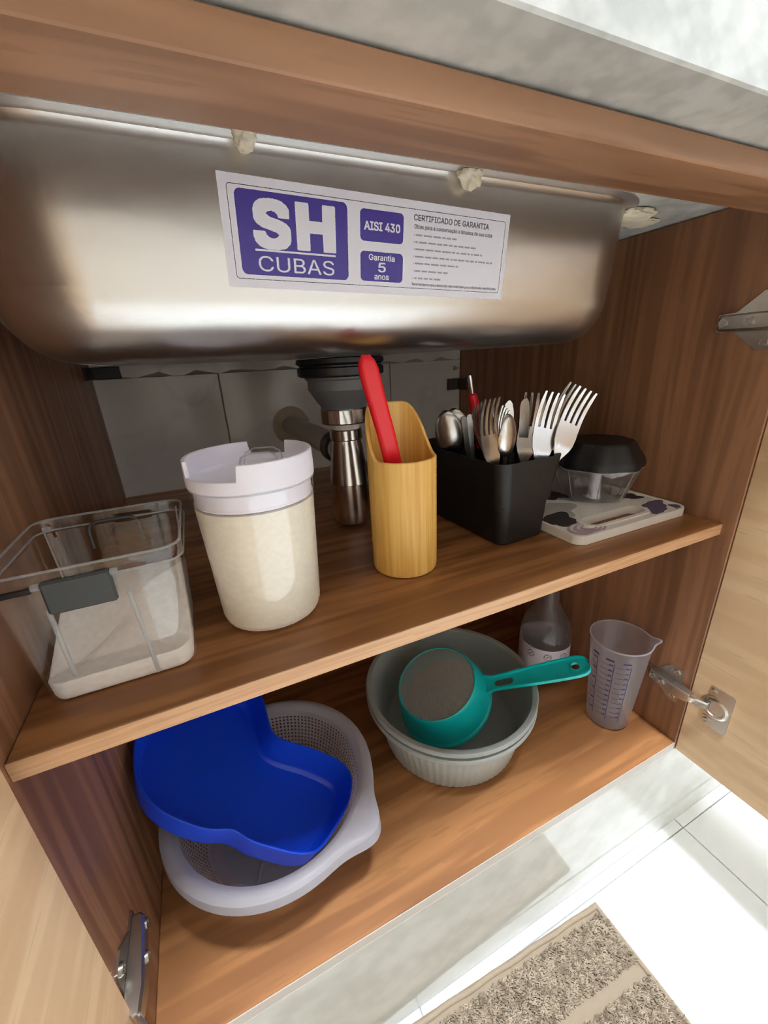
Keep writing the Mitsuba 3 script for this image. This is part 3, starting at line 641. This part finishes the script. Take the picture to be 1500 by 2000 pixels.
def knife_mesh(L=0.148, w=0.0068):
    poly = Polygon([(-w, -0.09), (-w, -0.010), (-w * 0.8, -0.004), (-w * 0.35, -0.0006), (0.1 * w, 0), (w * 0.5, -0.004), (w * 0.7, -0.014), (w * 0.7, -0.09), (w * 0.9, -0.10), (w * 0.9, -L + 0.006), (0.4 * w, -L), (-0.6 * w, -L), (-w, -L + 0.006)])
    return curve_shape(poly, None, 0.0018, lambda x, z: 0 * x)
def handle_up(L=0.135):
    """a piece stored with its handle upwards: only the flat, rounded handle shows"""
    poly = Polygon([(0.0036, -0.004), (0.0022, -0.0006), (0.0, 0.0), (-0.0022, -0.0006), (-0.0036, -0.004), (-0.0028, -0.05), (-0.0022, -0.09), (-0.0060, -0.115), (-0.0060, -L), (0.0060, -L), (0.0060, -0.115), (0.0022, -0.09), (0.0028, -0.05)])
    return curve_shape(poly, None, 0.0022, lambda x, z: 0 * x)
FORK, SPOON, KNIFE, HAND = fork_mesh(), spoon_mesh(), knife_mesh(), handle_up()
def stand(key, mesh, tip, base, face, mt, label, cat_, group, scale=1.0):
    ez = unit(np.subtract(tip, base)); ey = np.asarray(face, float) - ez * np.dot(face, ez); ey = -unit(ey); ex = np.cross(ey, ez)
    add(key, frame(trimesh.Trimesh(mesh.vertices * scale, mesh.faces, process=False), tip, ex, ey, ez), mt, 40)
    k = [q for q in scene if q.startswith(key)][-1]
    lab(k, label, cat_, group)
G = 'cutlery in the black box'
ST = 'cutlery_steel'
stand('fork', FORK, (0.4400, 0.1250, 0.5340), (0.4440, 0.1265, 0.4600), (0.15, -1, 0.1), ST, 'steel fork nearest the bamboo holder, tines up, reflecting yellow', 'fork', G)
stand('fork', FORK, (0.5210, 0.1150, 0.5350), (0.5010, 0.1120, 0.4600), (-0.35, -1, 0), ST, 'steel fork in the middle of the box front, its face to the viewer', 'fork', G)
stand('fork', FORK, (0.5570, 0.1010, 0.5360), (0.5230, 0.1040, 0.4660), (-0.25, -1, 0.3), ST, 'bright steel fork leaning out over the right corner of the box', 'fork', G)
stand('fork', FORK, (0.5560, 0.1150, 0.5400), (0.5210, 0.1180, 0.4660), (-0.05, -1, 0.3), ST, 'steel fork close behind the one leaning out at the right corner', 'fork', G)
stand('fork', FORK, (0.5200, 0.1480, 0.5330), (0.5110, 0.1480, 0.4600), (-0.8, -0.6, 0), ST, 'steel fork behind the middle fork, turned edge-on', 'fork', G)
stand('fork', FORK, (0.4480, 0.1580, 0.5260), (0.4740, 0.1620, 0.4520), (0.3, -1, 0), ST, 'steel fork leaning left behind the fork nearest the bamboo holder', 'fork', G)
stand('fork', FORK, (0.4640, 0.1300, 0.5220), (0.4750, 0.1420, 0.4560), (1.0, -0.35, 0.1), ST, 'small curved fork seen from its side between two spoons', 'fork', G, 0.85)
stand('spoon', SPOON, (0.4480, 0.1080, 0.5180), (0.4480, 0.1120, 0.4620), (0.25, -1, 0), ST, 'small dark-looking spoon at the front edge of the box', 'spoon', G, 0.86)
stand('spoon', SPOON, (0.4220, 0.1980, 0.5150), (0.4420, 0.2000, 0.4500), (-0.8, -0.9, 0.2), ST, 'large spoon at the far left of the box, its back outwards', 'spoon', G, 1.12)
stand('spoon', SPOON, (0.4380, 0.2040, 0.5160), (0.4560, 0.2060, 0.4500), (-0.8, -0.9, 0.2), ST, 'spoon nested behind the large spoon at the far left', 'spoon', G, 1.08)
stand('spoon', SPOON, (0.4740, 0.1700, 0.5240), (0.4800, 0.1660, 0.4560), (0.9, -0.6, 0.1), ST, 'spoon standing behind the small curved fork', 'spoon', G, 1.0)
stand('table_knife', KNIFE, (0.5080, 0.1500, 0.5270), (0.5160, 0.1560, 0.4600), (-0.9, -0.7, 0), ST, 'bright knife blade standing left of the middle forks', 'knife', G)
stand('table_knife', KNIFE, (0.5020, 0.1720, 0.5240), (0.5080, 0.1720, 0.4600), (-0.5, -0.9, 0), ST, 'dark knife blade behind the bright knife', 'knife', G)
stand('teaspoon', HAND, (0.4270, 0.1640, 0.5120), (0.4360, 0.1640, 0.4600), (-0.2, -1, 0), ST, 'narrow steel handle end beside the large spoon', 'spoon', G)
stand('teaspoon', HAND, (0.4350, 0.1640, 0.5140), (0.4420, 0.1640, 0.4600), (-0.4, -1, 0), ST, 'second narrow steel handle end, closer to the left fork', 'spoon', G)
kx = np.array([0.4740, 0.2200, 0.5550]); kb = np.array([0.4890, 0.2200, 0.4900]); kd = unit(kb - kx)
add('red_peeler__handle', loft([kx + kd * s + r * (np.cos(th)[:, None] * np.cross(kd, (0, 1, 0)) + 0.8 * np.sin(th)[:, None] * np.array([0, 1.0, 0])) for s, r in ((0.024, 0.0035), (0.026, 0.0062), (0.034, 0.0072), (0.060, 0.0072), (0.10, 0.0065), (0.102, 0.004))], True, True), 'red_plastic', 40)
add('red_peeler__shank', tube([kx, kx + kd * 0.006, kx + kd * 0.0245], [0.0028, 0.0034, 0.0026], 12), 'chrome')
lab('red_peeler', 'utensil with red handle and steel tip at the back of the black box', 'utensil')

# ------------------------------------------------------------------ cutting board and chopper
bz0, bz1 = ZS + 0.0005, ZS + 0.0105
out = Polygon(rr(0.5150, 0.7170, 0.0545, 0.3850, 0.014, 8))
slot = Polygon(rr(0.5560, 0.6620, 0.0720, 0.0960, 0.0118, 8))
hole2 = Point(0.6880, 0.1270).buffer(0.0001)
sl = extrude(out.difference(slot), bz1 - bz0); sl.apply_translation([0, 0, bz0])
rims = []
for q, s_ in ((out, -1), ):
    a = extrude(q.difference(q.buffer(-0.0035)), 0.0012); a.apply_translation([0, 0, bz1]); rims.append(a)
a = extrude(slot.buffer(0.0050).difference(slot), 0.0014); a.apply_translation([0, 0, bz1]); rims.append(a)
add('cutting_board__slab', sl, 'board_white', False)
add('cutting_board__raised_rim', cat(*rims), 'board_white', False)
def flat(key, polys, mt, z):
    ms = []
    keep = out.buffer(-0.0042).difference(slot.buffer(0.0056))
    g = shapely.union_all(polys).intersection(keep)
    m = extrude(g, 0.00015); m.apply_translation([0, 0, z]); add(key, m, mt, False)
def blob(x, y, a, b, rot, seed):
    t = np.linspace(0, 2 * math.pi, 40, endpoint=False)
    r = 1 + 0.18 * np.sin(3 * t + seed) + 0.1 * np.sin(5 * t + 2 * seed)
    return affinity.translate(affinity.rotate(Polygon(np.column_stack([a * r * np.cos(t), b * r * np.sin(t)])), rot, origin=(0, 0)), x, y)
Z1 = bz1 + 0.0001
flat('cutting_board__print', [blob(0.640, 0.230, 0.06, 0.09, 10, 2), blob(0.560, 0.140, 0.035, 0.03, 0, 1)], 'petal_grey', Z1)
flat('cutting_board__print__dark_leaf', [blob(0.540, 0.110, 0.026, 0.020, 20, 0.3)], 'petal_dark', Z1 + 0.0002)
flat('cutting_board__print__dark_leaf', [blob(0.692, 0.124, 0.012, 0.018, 60, 2.2)], 'petal_dark', Z1 + 0.0002)
flat('cutting_board__print__dark_leaf', [blob(0.60, 0.2, 0.02, 0.04, 20, 4)], 'petal_dark', Z1 + 0.0002)
flat('cutting_board__print__plum_petal', [blob(0.690, 0.083, 0.020, 0.012, 15, 0.9), blob(0.672, 0.068, 0.017, 0.010, 20, 2.9), blob(0.708, 0.062, 0.010, 0.010, 0, 1.9)], 'petal_plum', Z1 + 0.0004)
rose = []
for k, r in enumerate((0.022, 0.016, 0.010)):
    rose.append(affinity.scale(Point(0.547 + 0.002 * k, 0.073).buffer(r, 24), 1.25, 0.75).difference(affinity.scale(Point(0.549 + 0.002 * k, 0.074).buffer(r - 0.0028, 24), 1.25, 0.75)))
flat('cutting_board__print__pink_rose', rose, 'petal_pink', Z1 + 0.0006)
lab('cutting_board', 'white plastic cutting board with printed flowers and a handle slot', 'cutting board')

F0 = 'food_chopper'; FC = (0.650, 0.1500)
lab(F0, 'small clear food chopper with a black lid on the cutting board', 'food chopper')
fz = bz1 + 0.0014
def oct_ring(r, z, n=48, k=8, amt=0.035):
    return np.column_stack([FC[0] + r * (1 + amt * np.cos(k * th)) * np.cos(th), FC[1] + r * (1 + amt * np.cos(k * th)) * np.sin(th), np.full(48, z)])
add(F0 + '__bowl', loft([oct_ring(0.0001, fz + 0.001), oct_ring(0.036, fz + 0.0008), oct_ring(0.0400, fz + 0.003), oct_ring(0.0435, fz + 0.012), oct_ring(0.0545, fz + 0.0470)]), 'clear_tint', 25)
add(F0 + '__bowl__rim', loft([oct_ring(0.0545, fz + 0.0470), oct_ring(0.0562, fz + 0.0475), oct_ring(0.0562, fz + 0.0500), oct_ring(0.0545, fz + 0.0500)]), 'clear_edge')
add(F0 + '__lid', loft([oct_ring(0.0001, fz + 0.0445), oct_ring(0.0555, fz + 0.0502), oct_ring(0.0578, fz + 0.0502), oct_ring(0.0582, fz + 0.0545), oct_ring(0.0560, fz + 0.0620), oct_ring(0.0470, fz + 0.0745), oct_ring(0.0445, fz + 0.0800), oct_ring(0.0405, fz + 0.0840), oct_ring(0.0001, fz + 0.0855)]), 'black_plastic', 25)
for k in range(8):
    a_ = math.pi * (2 * k) / 8
    add(F0 + '__bowl__facet_edge', tube([(FC[0] + r * 1.035 * math.cos(a_), FC[1] + r * 1.035 * math.sin(a_), fz + z) for r, z in ((0.0402, 0.004), (0.0436, 0.012), (0.0546, 0.047))], 0.0007, 6), 'clear_edge')
add(F0 + '__spindle', lathe([(0.0, fz + 0.0025), (0.0105, fz + 0.0025), (0.0100, fz + 0.006), (0.0082, fz + 0.009), (0.0078, fz + 0.0440), (0.0, fz + 0.0440)], (FC[0] - 0.010, FC[1] - 0.008), 32), 'white_plastic')
blade = Polygon([(0.0, -0.004), (0.030, -0.006), (0.038, 0.002), (0.028, 0.004), (0, 0.004)])
for k, (h, a_) in enumerate(((0.014, 200), (0.033, 20))):
    b_ = affinity.rotate(blade, a_, origin=(0, 0)); m = extrude(b_, 0.0012); m.apply_translation([FC[0] - 0.010, FC[1] - 0.008, fz + h])
    add(F0 + '__spindle__blade', m, 'cutlery_steel', False)
add(F0 + '__inner_gear', bx(FC[0] - 0.004, FC[0] + 0.032, FC[1] - 0.030, FC[1] - 0.012, fz + 0.0335, fz + 0.0435, 0.002), 'white_plastic')

# ------------------------------------------------------------------ colander
CL = 'colander'; CC = np.array([0.1380, 0.1480])
lab(CL, 'translucent white plastic colander with wave handles, blue basin lying in it', 'colander')
nt = 240; ta = np.arange(nt) * 2 * math.pi / nt
e1 = -48.0
def ear(t):
    d = np.degrees(t)
    o = 0
    for e in (e1, e1 + 180):
        w = (d - e + 180) % 360 - 180
        o = o + np.exp(-(w / 12.0) ** 2)
    return o
E_ = ear(ta)
def cring(r, z, k=0.0, dz=0.0):
    rr_ = r + k * E_
    return np.column_stack([CC[0] + rr_ * np.cos(ta), CC[1] + rr_ * np.sin(ta), z + dz * E_])
rimz = 0.1000
crim = [cring(0.1085, rimz - 0.006), cring(0.1125, rimz - 0.0022), cring(0.1170, rimz), cring(0.1225, rimz - 0.0005, 0.016, 0.0), cring(0.1262, rimz - 0.004, 0.0195, 0.0), cring(0.1270, rimz - 0.016, 0.020, -0.004), cring(0.1262, rimz - 0.0175, 0.0195, -0.004), cring(0.1245, rimz - 0.016, 0.0185, -0.004), cring(0.1238, rimz - 0.006, 0.0175), cring(0.1165, rimz - 0.0028), cring(0.1095, rimz - 0.0075), cring(0.1085, rimz - 0.006)]
add(CL + '__rim', loft(crim), 'milky_plastic', 40)
labels[CL + '__rim'] = {'label': 'wide rolled rim with a wave-shaped handle'}
# perforated wall: a grid of bars, the holes left open
prof = [(0.1085, rimz - 0.006)] + [(0.1080 - 0.024 * s ** 1.4, rimz - 0.010 - 0.070 * s) for s in np.linspace(0, 1, 29)]
def perforated(prof, n, hole):
    rings_o = [np.column_stack([CC[0] + r * np.cos(ta), CC[1] + r * np.sin(ta), np.full(nt, z)]) for r, z in prof]
    v = np.vstack(rings_o); fs = []
    for k in range(len(prof) - 1):
        for i in range(nt):
            if hole(k, i): continue
            j = (i + 1) % nt; a, b = k * nt, (k + 1) * nt
            fs += [(a + i, b + j, a + j), (a + i, b + i, b + j)]
    return tm(v, fs)
add(CL + '__perforated_wall', perforated(prof, nt, lambda k, i: k >= 3 and k % 2 == 1 and i % 2 == 1 and k < 26), 'milky_plastic', True)
add(CL + '__base', lathe([(0.0840, rimz - 0.080), (0.080, rimz - 0.088), (0.072, 0.0085), (0.05, 0.007), (0.0, 0.0065)], CC, 96), 'milky_plastic', True)
add(CL + '__foot', lathe([(0.066, 0.0080), (0.066, 0.0006), (0.069, 0.0006), (0.070, 0.0083)], CC, 72), 'milky_plastic')
for k in range(4):
    a_ = math.radians(20 + 90 * k + 15)
    add(CL + '__base__rib', tube([(CC[0] + r * math.cos(a_ + 0.35 * (r / 0.07)), CC[1] + r * math.sin(a_ + 0.35 * (r / 0.07)), 0.0082) for r in (0.012, 0.03, 0.05, 0.068)], 0.0012, 8), 'milky_plastic')

# ------------------------------------------------------------------ blue basin lying in the colander
rimp = np.array([[0.0045, 0.180, 0], [0.0095, 0.147, 0], [0.024, 0.1205, 0], [0.0511, 0.0988, 0], [0.079, 0.0876, 0], [0.091, 0.0855, 0], [0.103, 0.0756, 0], [0.1265, 0.062, 0], [0.152, 0.0515, 0],
                 [0.168, 0.051, 0], [0.188, 0.064, 0], [0.214, 0.088, 0], [0.230, 0.112, 0], [0.2350, 0.131, 0], [0.228, 0.147, 0], [0.213, 0.159, 0], [0.189, 0.173, 0], [0.165, 0.184, 0], [0.1545, 0.193, 0], [0.151, 0.207, 0], [0.1489, 0.2544, 0], [0.142, 0.276, 0], [0.120, 0.288, 0], [0.070, 0.284, 0], [0.030, 0.260, 0], [0.009, 0.222, 0]])
bo = spline(rimp[:, :2], 156, True)
bpoly = Polygon(bo)
slope, slope_y = -0.45, 0.16
bn = unit((-slope, -slope_y, 1.0))
def b3(p2, off): return np.column_stack([p2, 0.172 + slope * p2[:, 0] + slope_y * (p2[:, 1] - 0.1)]) + bn * off
def inset(d):
    """each outline point moved inwards along its normal by d, kept in step with the outline"""
    t = np.roll(bo, -1, 0) - np.roll(bo, 1, 0); nrm = np.column_stack([-t[:, 1], t[:, 0]]); nrm /= np.linalg.norm(nrm, axis=1, keepdims=True)
    if not bpoly.contains(Point(*(bo[0] + nrm[0] * 0.002))): nrm = -nrm
    q = bo + nrm * d
    for _ in range(int(d * 400)): q = (np.roll(q, 1, 0) + 2 * q + np.roll(q, -1, 0)) / 4
    return q
def cap(p3):
    """flat floor closing a non-convex loop"""
    n_ = len(p3)
    import mapbox_earcut as ec
    tri = ec.triangulate_float64(p3[:, :2].copy(), np.array([n_], np.uint32)).reshape(-1, 3)
    return tm(p3, tri)
DEP = 0.036
i_floor = b3(inset(0.0125), -DEP)
o_floor = b3(inset(0.0105), -DEP - 0.0022)
bl = [o_floor, b3(inset(0.0070), -DEP + 0.0010), b3(inset(0.0045), -DEP + 0.006), b3(inset(0.001), -0.004), b3(inset(-0.0005), -0.0025), b3(inset(-0.0005), -0.0006), b3(inset(0.0004), 0.0), b3(inset(0.0016), -0.0002), b3(inset(0.0022), -0.0018), b3(inset(0.0065), -DEP + 0.0075), b3(inset(0.0085), -DEP + 0.0025), i_floor]
add('blue_basin', cat(loft(bl), cap(i_floor), cap(o_floor)), 'blue_plastic', 35)
lab('blue_basin', 'blue plastic basin with a pinched waist lying tilted in the colander', 'basin')

# ------------------------------------------------------------------ grey bowls, nested
GC = (0.4250, 0.1850)
def grey_bowl(key, dz, label, ribs):
    prof_o = [(0.096, 0.0006 + dz), (0.1030, 0.0016 + dz), (0.1060, 0.005 + dz), (0.1110, 0.030 + dz), (0.1200, 0.066 + dz), (0.1240, 0.079 + dz)]
    n_ = 288; t_ = np.arange(n_) * 2 * math.pi / n_
    rib = 0.0011 * np.abs(np.sin(t_ * 36)) ** 0.7
    R = []
    def rg(r, z, k=0.0): R.append(np.column_stack([GC[0] + (r + k * rib) * np.cos(t_), GC[1] + (r + k * rib) * np.sin(t_), np.full(n_, z)]))
    rg(0.0001, 0.0022 + dz); rg(0.090, 0.0022 + dz)
    for i, (r, z) in enumerate(prof_o): rg(r, z, 1.0 if (ribs and 2 <= i <= 5) else 0.0)
    for r, z in ((0.1245, 0.0802), (0.1315, 0.0812), (0.1330, 0.0825), (0.1332, 0.0865), (0.1318, 0.0885), (0.1290, 0.0890), (0.1250, 0.0880), (0.1228, 0.0850), (0.1185, 0.066), (0.1092, 0.030), (0.1040, 0.010), (0.100, 0.006), (0.08, 0.0048), (0.0001, 0.0044)): rg(r, z + dz)
    add(key, loft(R), 'grey_bowl', 35); lab(key, label, 'bowl', 'nested grey bowls')
grey_bowl('grey_bowl', 0.0, 'lower grey ribbed plastic bowl of the nested pair, standing on the board', True)
grey_bowl('grey_bowl_001', 0.0125, 'upper grey plastic bowl of the nested pair, holding the teal strainer', True)

# ------------------------------------------------------------------ teal strainer, upside down in the bowl
SN, SD = unit((-0.3834, -0.0481, 0.9223)), unit((0.8118, -0.4938, 0.3117))
SB = np.cross(SN, SD); S_O = np.array([0.4185, 0.1865, 0.0600])
def sring(r, h, n_=96, k=0):
    t_ = np.arange(n_) * 2 * math.pi / n_
    return S_O + SN * h + r * (np.cos(t_)[:, None] * SD + np.sin(t_)[:, None] * SB)
TS = 'strainer'
lab(TS, 'teal plastic strainer lying upside down in the grey bowl', 'strainer')
add(TS + '__ring', loft([sring(r, h) for r, h in ((0.0715, 0.0), (0.0752, 0.0), (0.0758, 0.002), (0.0752, 0.0042), (0.0728, 0.006), (0.0690, 0.028), (0.0645, 0.0455), (0.0628, 0.0500), (0.0612, 0.0510), (0.0600, 0.0500), (0.0606, 0.0470), (0.0665, 0.028), (0.0700, 0.006), (0.0715, 0.0))]), 'teal_plastic', 40)
wires = []
NW, RM = 50, 0.0605
dome = lambda r2: 0.0492 + 0.0050 * (1 - r2 / RM ** 2)
for d1, d2 in ((SD, SB), (SB, SD)):
    for k in range(NW):
        c_ = -RM + 2 * RM * (k + 0.5) / NW; half = math.sqrt(RM ** 2 - c_ ** 2)
        if half < 0.004: continue
        s_ = np.linspace(-half, half, max(4, int(half / 0.006)))
        P_ = S_O + SN * dome(s_ ** 2 + c_ ** 2)[:, None] + c_ * d1 + s_[:, None] * d2
        wires.append(tube(P_, 0.00042, 4, False))
add(TS + '__mesh', cat(*wires), 'wire', True); labels[TS + '__mesh'] = {'label': 'fine steel wire mesh', 'kind': 'stuff'}
# handle: a shallow trough with a slot near the ring and a hanging hole at the end
hl = []
def strap(s, w, zc_, th_, wall):
    """cross-section of the handle at distance s along SD"""
    return [(-w, zc_ - th_), (w, zc_ - th_), (w, zc_ + wall), (w - 0.0022, zc_ + wall), (w - 0.0026, zc_), (-w + 0.0026, zc_), (-w + 0.0022, zc_ + wall), (-w, zc_ + wall)]
for s, w in ((0.064, 0.019), (0.072, 0.0150), (0.082, 0.0115), (0.095, 0.0118), (0.120, 0.0132), (0.150, 0.0150), (0.180, 0.0162), (0.206, 0.0165), (0.2165, 0.0152), (0.2230, 0.0112), (0.2255, 0.0055)):
    hl.append(np.array([S_O + SD * s + SB * q[0] + SN * q[1] for q in strap(s, w, 0.0165 + 0.00002 * s, 0.0022, 0.0042)]))
hm = loft(hl, True, True)
man = m3.Manifold(m3.Mesh(hm.vertices.astype(np.float32), np.asarray(hm.faces, np.uint32)))
def cutter(s0, s1, r):
    pts = [S_O + SD * s + SN * 0.0165 for s in (s0, s1)]
    ms = []
    for p in pts:
        ms.append(frame(trimesh.creation.cylinder(r, 0.03, sections=20), p, SD, SB, SN))
    h_ = trimesh.convex.convex_hull(np.vstack([m.vertices for m in ms]))
    return m3.Manifold(m3.Mesh(h_.vertices.astype(np.float32), np.asarray(h_.faces, np.uint32)))
if man.volume() < 0:
    man = m3.Manifold(m3.Mesh(hm.vertices.astype(np.float32), np.asarray(hm.faces[:, ::-1], np.uint32)))
man = man - cutter(0.205, 0.207, 0.0058) - cutter(0.090, 0.108, 0.0054)
add(TS + '__handle', man, 'teal_plastic', 30)
labels[TS + '__handle'] = {'label': 'long trough-shaped handle with a hanging hole'}
add(TS + '__handle__hole_rim', frame(loft([np.column_stack([r * np.cos(th), r * np.sin(th), np.full(48, z)]) for r, z in ((0.0059, 0.0), (0.0059, 0.0030), (0.0070, 0.0030), (0.0070, 0.0))]), S_O + SD * 0.206 + SN * 0.0165, SD, SB, SN), 'teal_plastic')

# ------------------------------------------------------------------ measuring cup
MC = np.array([0.6715, 0.0825]); M_ = 'measuring_cup'
lab(M_, 'translucent plastic measuring cup with a printed scale, beside the right hinge', 'measuring cup')
spd = math.radians(-42)
nm = 120; tm_ = np.arange(nm) * 2 * math.pi / nm
MH = 0.160
def mr(z): return 0.0310 + (0.0425 - 0.0310) * (z / MH)
def mring(r, z, sp=0.0):
    w = (tm_ - spd + math.pi) % (2 * math.pi) - math.pi
    k = np.exp(-(w / 0.16) ** 2) * sp
    return np.column_stack([MC[0] + (r + k) * np.cos(tm_), MC[1] + (r + k) * np.sin(tm_), np.full(nm, z) + 0.25 * k])
body = [mring(0.0001, 0.0016), mring(0.027, 0.0012), mring(0.0300, 0.002), mring(0.0316, 0.0055)] + [mring(mr(z), z, 0.010 * max(0, (z - 0.120) / 0.04) ** 2) for z in (0.02, 0.05, 0.08, 0.11, 0.125, 0.135, 0.145, 0.153, MH)]
add(M_ + '__body', loft(body), 'frosted_plastic', 60)
add(M_ + '__lip', loft([mring(mr(MH), MH - 0.0004, 0.010), mring(mr(MH) + 0.0016, MH, 0.0105), mring(mr(MH) + 0.0016, MH + 0.0014, 0.0105), mring(mr(MH) - 0.0002, MH + 0.0014, 0.010)]), 'milky_plastic')
def on_cup(a0, a1, z0, z1, n_=4):
    aa = np.radians(np.linspace(a0, a1, n_ + 1)); rows = []
    for z in (z0, z1):
        r = mr(z) + 0.0003; rows.append(np.column_stack([MC[0] + r * np.cos(aa), MC[1] + r * np.sin(aa), np.full(n_ + 1, z)]))
    return loft(rows, closed_u=False)
marks = []
for a in (-188, -152, -120): marks.append(on_cup(a, a + 1.4, 0.022, 0.138, 1))
for k in range(11):
    z = 0.030 + 0.0102 * k
    for a in (-188, -152, -120):
        marks.append(on_cup(a - 27, a - 1, z, z + 0.0007, 4))
        if k % 2 == 0 or a == -152: marks.append(on_cup(a - 9, a - 1.5, z + 0.0012, z + 0.0030, 3))
        elif a == -120: marks.append(on_cup(a - 7, a - 1.5, z + 0.0012, z + 0.0026, 3))
for a in (-200, -168, -136): marks.append(on_cup(a, a + 16, 0.1405, 0.1435, 4))
for k in range(6):
    z = 0.060 + 0.014 * k
    marks.append(on_cup(40, 52, z, z + 0.0014, 3)); marks.append(on_cup(66, 78, z, z + 0.0014, 3))
add(M_ + '__scale_print', cat(*marks), 'cup_print', False)
labels[M_ + '__scale_print'] = {'label': 'dark blue printed scale lines'}

# ------------------------------------------------------------------ glass bottle
BO = (0.6580, 0.2150); Q = 'glass_bottle'
lab(Q, 'clear glass bottle with a printed band behind the teal handle', 'bottle')
add(Q + '__glass', lathe([(0, 0.0012), (0.038, 0.0010), (0.0440, 0.004), (0.0450, 0.010), (0.0450, 0.085), (0.0440, 0.098), (0.039, 0.116), (0.028, 0.135), (0.019, 0.155), (0.0150, 0.180), (0.0140, 0.215), (0.0140, 0.245), (0.016, 0.246), (0.016, 0.256), (0.013, 0.257)], BO, 72), 'clear_tint', True)
add(Q + '__label_band', lathe([(0.0454, 0.012), (0.0454, 0.078)], BO, 72), 'label_band', True)
labels[Q + '__label_band'] = {'label': 'pale band with small round symbols'}
icons = []
for a in (-165, -128, -92):
    ro = []
    for r in (0.0058, 0.0066):
        ro.append(np.array([[BO[0] + 0.0457 * math.cos(math.radians(a) + r * math.cos(x) / 0.0457), BO[1] + 0.0457 * math.sin(math.radians(a) + r * math.cos(x) / 0.0457), 0.064 + r * math.sin(x)] for x in np.linspace(0, 2 * math.pi, 28, endpoint=False)]))
    icons.append(loft(ro))
    for x0, z0, x1, z1 in ((-0.003, -0.002, 0.003, 0.003), ):
        q = [np.array([[BO[0] + 0.0457 * math.cos(math.radians(a) + s / 0.0457), BO[1] + 0.0457 * math.sin(math.radians(a) + s / 0.0457), 0.064 + zz + o_] for s, zz in ((x0, z0), (x1, z1))]) for o_ in (-0.0007, 0.0007)]
        icons.append(loft(q, closed_u=False))
add(Q + '__label_band__symbols', cat(*icons), 'bottle_print', False)

# ------------------------------------------------------------------ floor mat
MT = 'floor_mat'
lab(MT, 'beige shaggy cotton mat on the white floor tiles', 'mat')
mo = np.array([0.5570, -0.0250]); ma = math.radians(4.0)
mu, mv = np.array([-math.cos(ma), -math.sin(ma) * -1 * 0 - 0.0]), None
mu = unit((-1, 0.045)); mv = unit((0.02, -1))
def mp(u, v, z): return np.array([mo[0] + u * mu[0] + v * mv[0], mo[1] + u * mu[1] + v * mv[1], z])
ML, MWd = 0.58, 0.36
sheet = []
nu, nv = 72, 44
top = np.array([[mp(ML * i / nu, MWd * j / nv, ZF + 0.008 + 0.0012 * meshkit.noise(np.array([i * 0.9, j * 0.9, 0.0]), 2)) for j in range(nv + 1)] for i in range(nu + 1)])
vv = top.reshape(-1, 3); ii, jj = np.meshgrid(np.arange(nu), np.arange(nv), indexing='ij'); a_ = (ii * (nv + 1) + jj).ravel()
ff = np.vstack([np.column_stack([a_, a_ + 1, a_ + nv + 2]), np.column_stack([a_, a_ + nv + 2, a_ + nv + 1])])
b_idx = [(i, 0) for i in range(nu)] + [(nu, j) for j in range(nv)] + [(i, nv) for i in range(nu, 0, -1)] + [(0, j) for j in range(nv, 0, -1)]
loop_t = np.array([top[i, j] for i, j in b_idx]); loop_b = loop_t.copy(); loop_b[:, 2] = ZF + 0.0006
cen = loop_t[:, :2].mean(0); mid = loop_t.copy(); mid[:, :2] += (loop_t[:, :2] - cen) * 0.004; mid[:, 2] = ZF + 0.004
add(MT + '__backing', cat(tm(vv, ff), loft([loop_b, mid, loop_t])), 'mat_cloth', True)
hem = [mp(u, 0.004 + 0.0006 * math.sin(u * 90), ZF + 0.0092) for u in np.linspace(0.002, ML - 0.002, 50)]
add(MT + '__hem', cat(tube(hem, 0.0036, 8), tube([mp(0.004, v, ZF + 0.0092) for v in np.linspace(0.003, MWd - 0.003, 40)], 0.0034, 8)), 'mat_cloth', True)
tuft_v, tuft_f = [], []
N_T = 66000
uu = 0.006 + (ML - 0.012) * rng.random(N_T); vq = 0.012 + (MWd - 0.020) * rng.random(N_T)
band = ((vq > 0.070) & (vq < 0.086)) | ((vq > 0.215) & (vq < 0.23))
uu, vq = uu[~band], vq[~band]
for k in range(len(uu)):
    b = mp(uu[k], vq[k], ZF + 0.007)
    L = 0.0045 + 0.004 * rng.random(); a = rng.normal(-0.9, 0.7); lean = 0.003 + 0.003 * rng.random()
    dirv = np.array([math.cos(a) * lean, math.sin(a) * lean, L]); tipp = b + dirv
    w = 0.0008 + 0.0005 * rng.random(); n0 = len(tuft_v)
    s1 = np.array([-math.sin(a), math.cos(a), 0]) * w; s2 = np.array([math.cos(a), math.sin(a), 0]) * w
    m_ = b + dirv * np.array([0.35, 0.35, 0.65])
    for p, q in ((b, 1.0), (m_, 1.15)):
        tuft_v += [p + s1 * q, p + s2 * q, p - s1 * q, p - s2 * q]
    tuft_v.append(tipp)
    for q in range(4):
        r_ = (q + 1) % 4
        tuft_f += [(n0 + q, n0 + r_, n0 + 4 + r_), (n0 + q, n0 + 4 + r_, n0 + 4 + q), (n0 + 4 + q, n0 + 4 + r_, n0 + 8)]
add(MT + '__pile', tm(np.array(tuft_v), tuft_f), 'mat_pile', True); labels[MT + '__pile'] = {'label': 'short shaggy cotton pile', 'kind': 'stuff'}
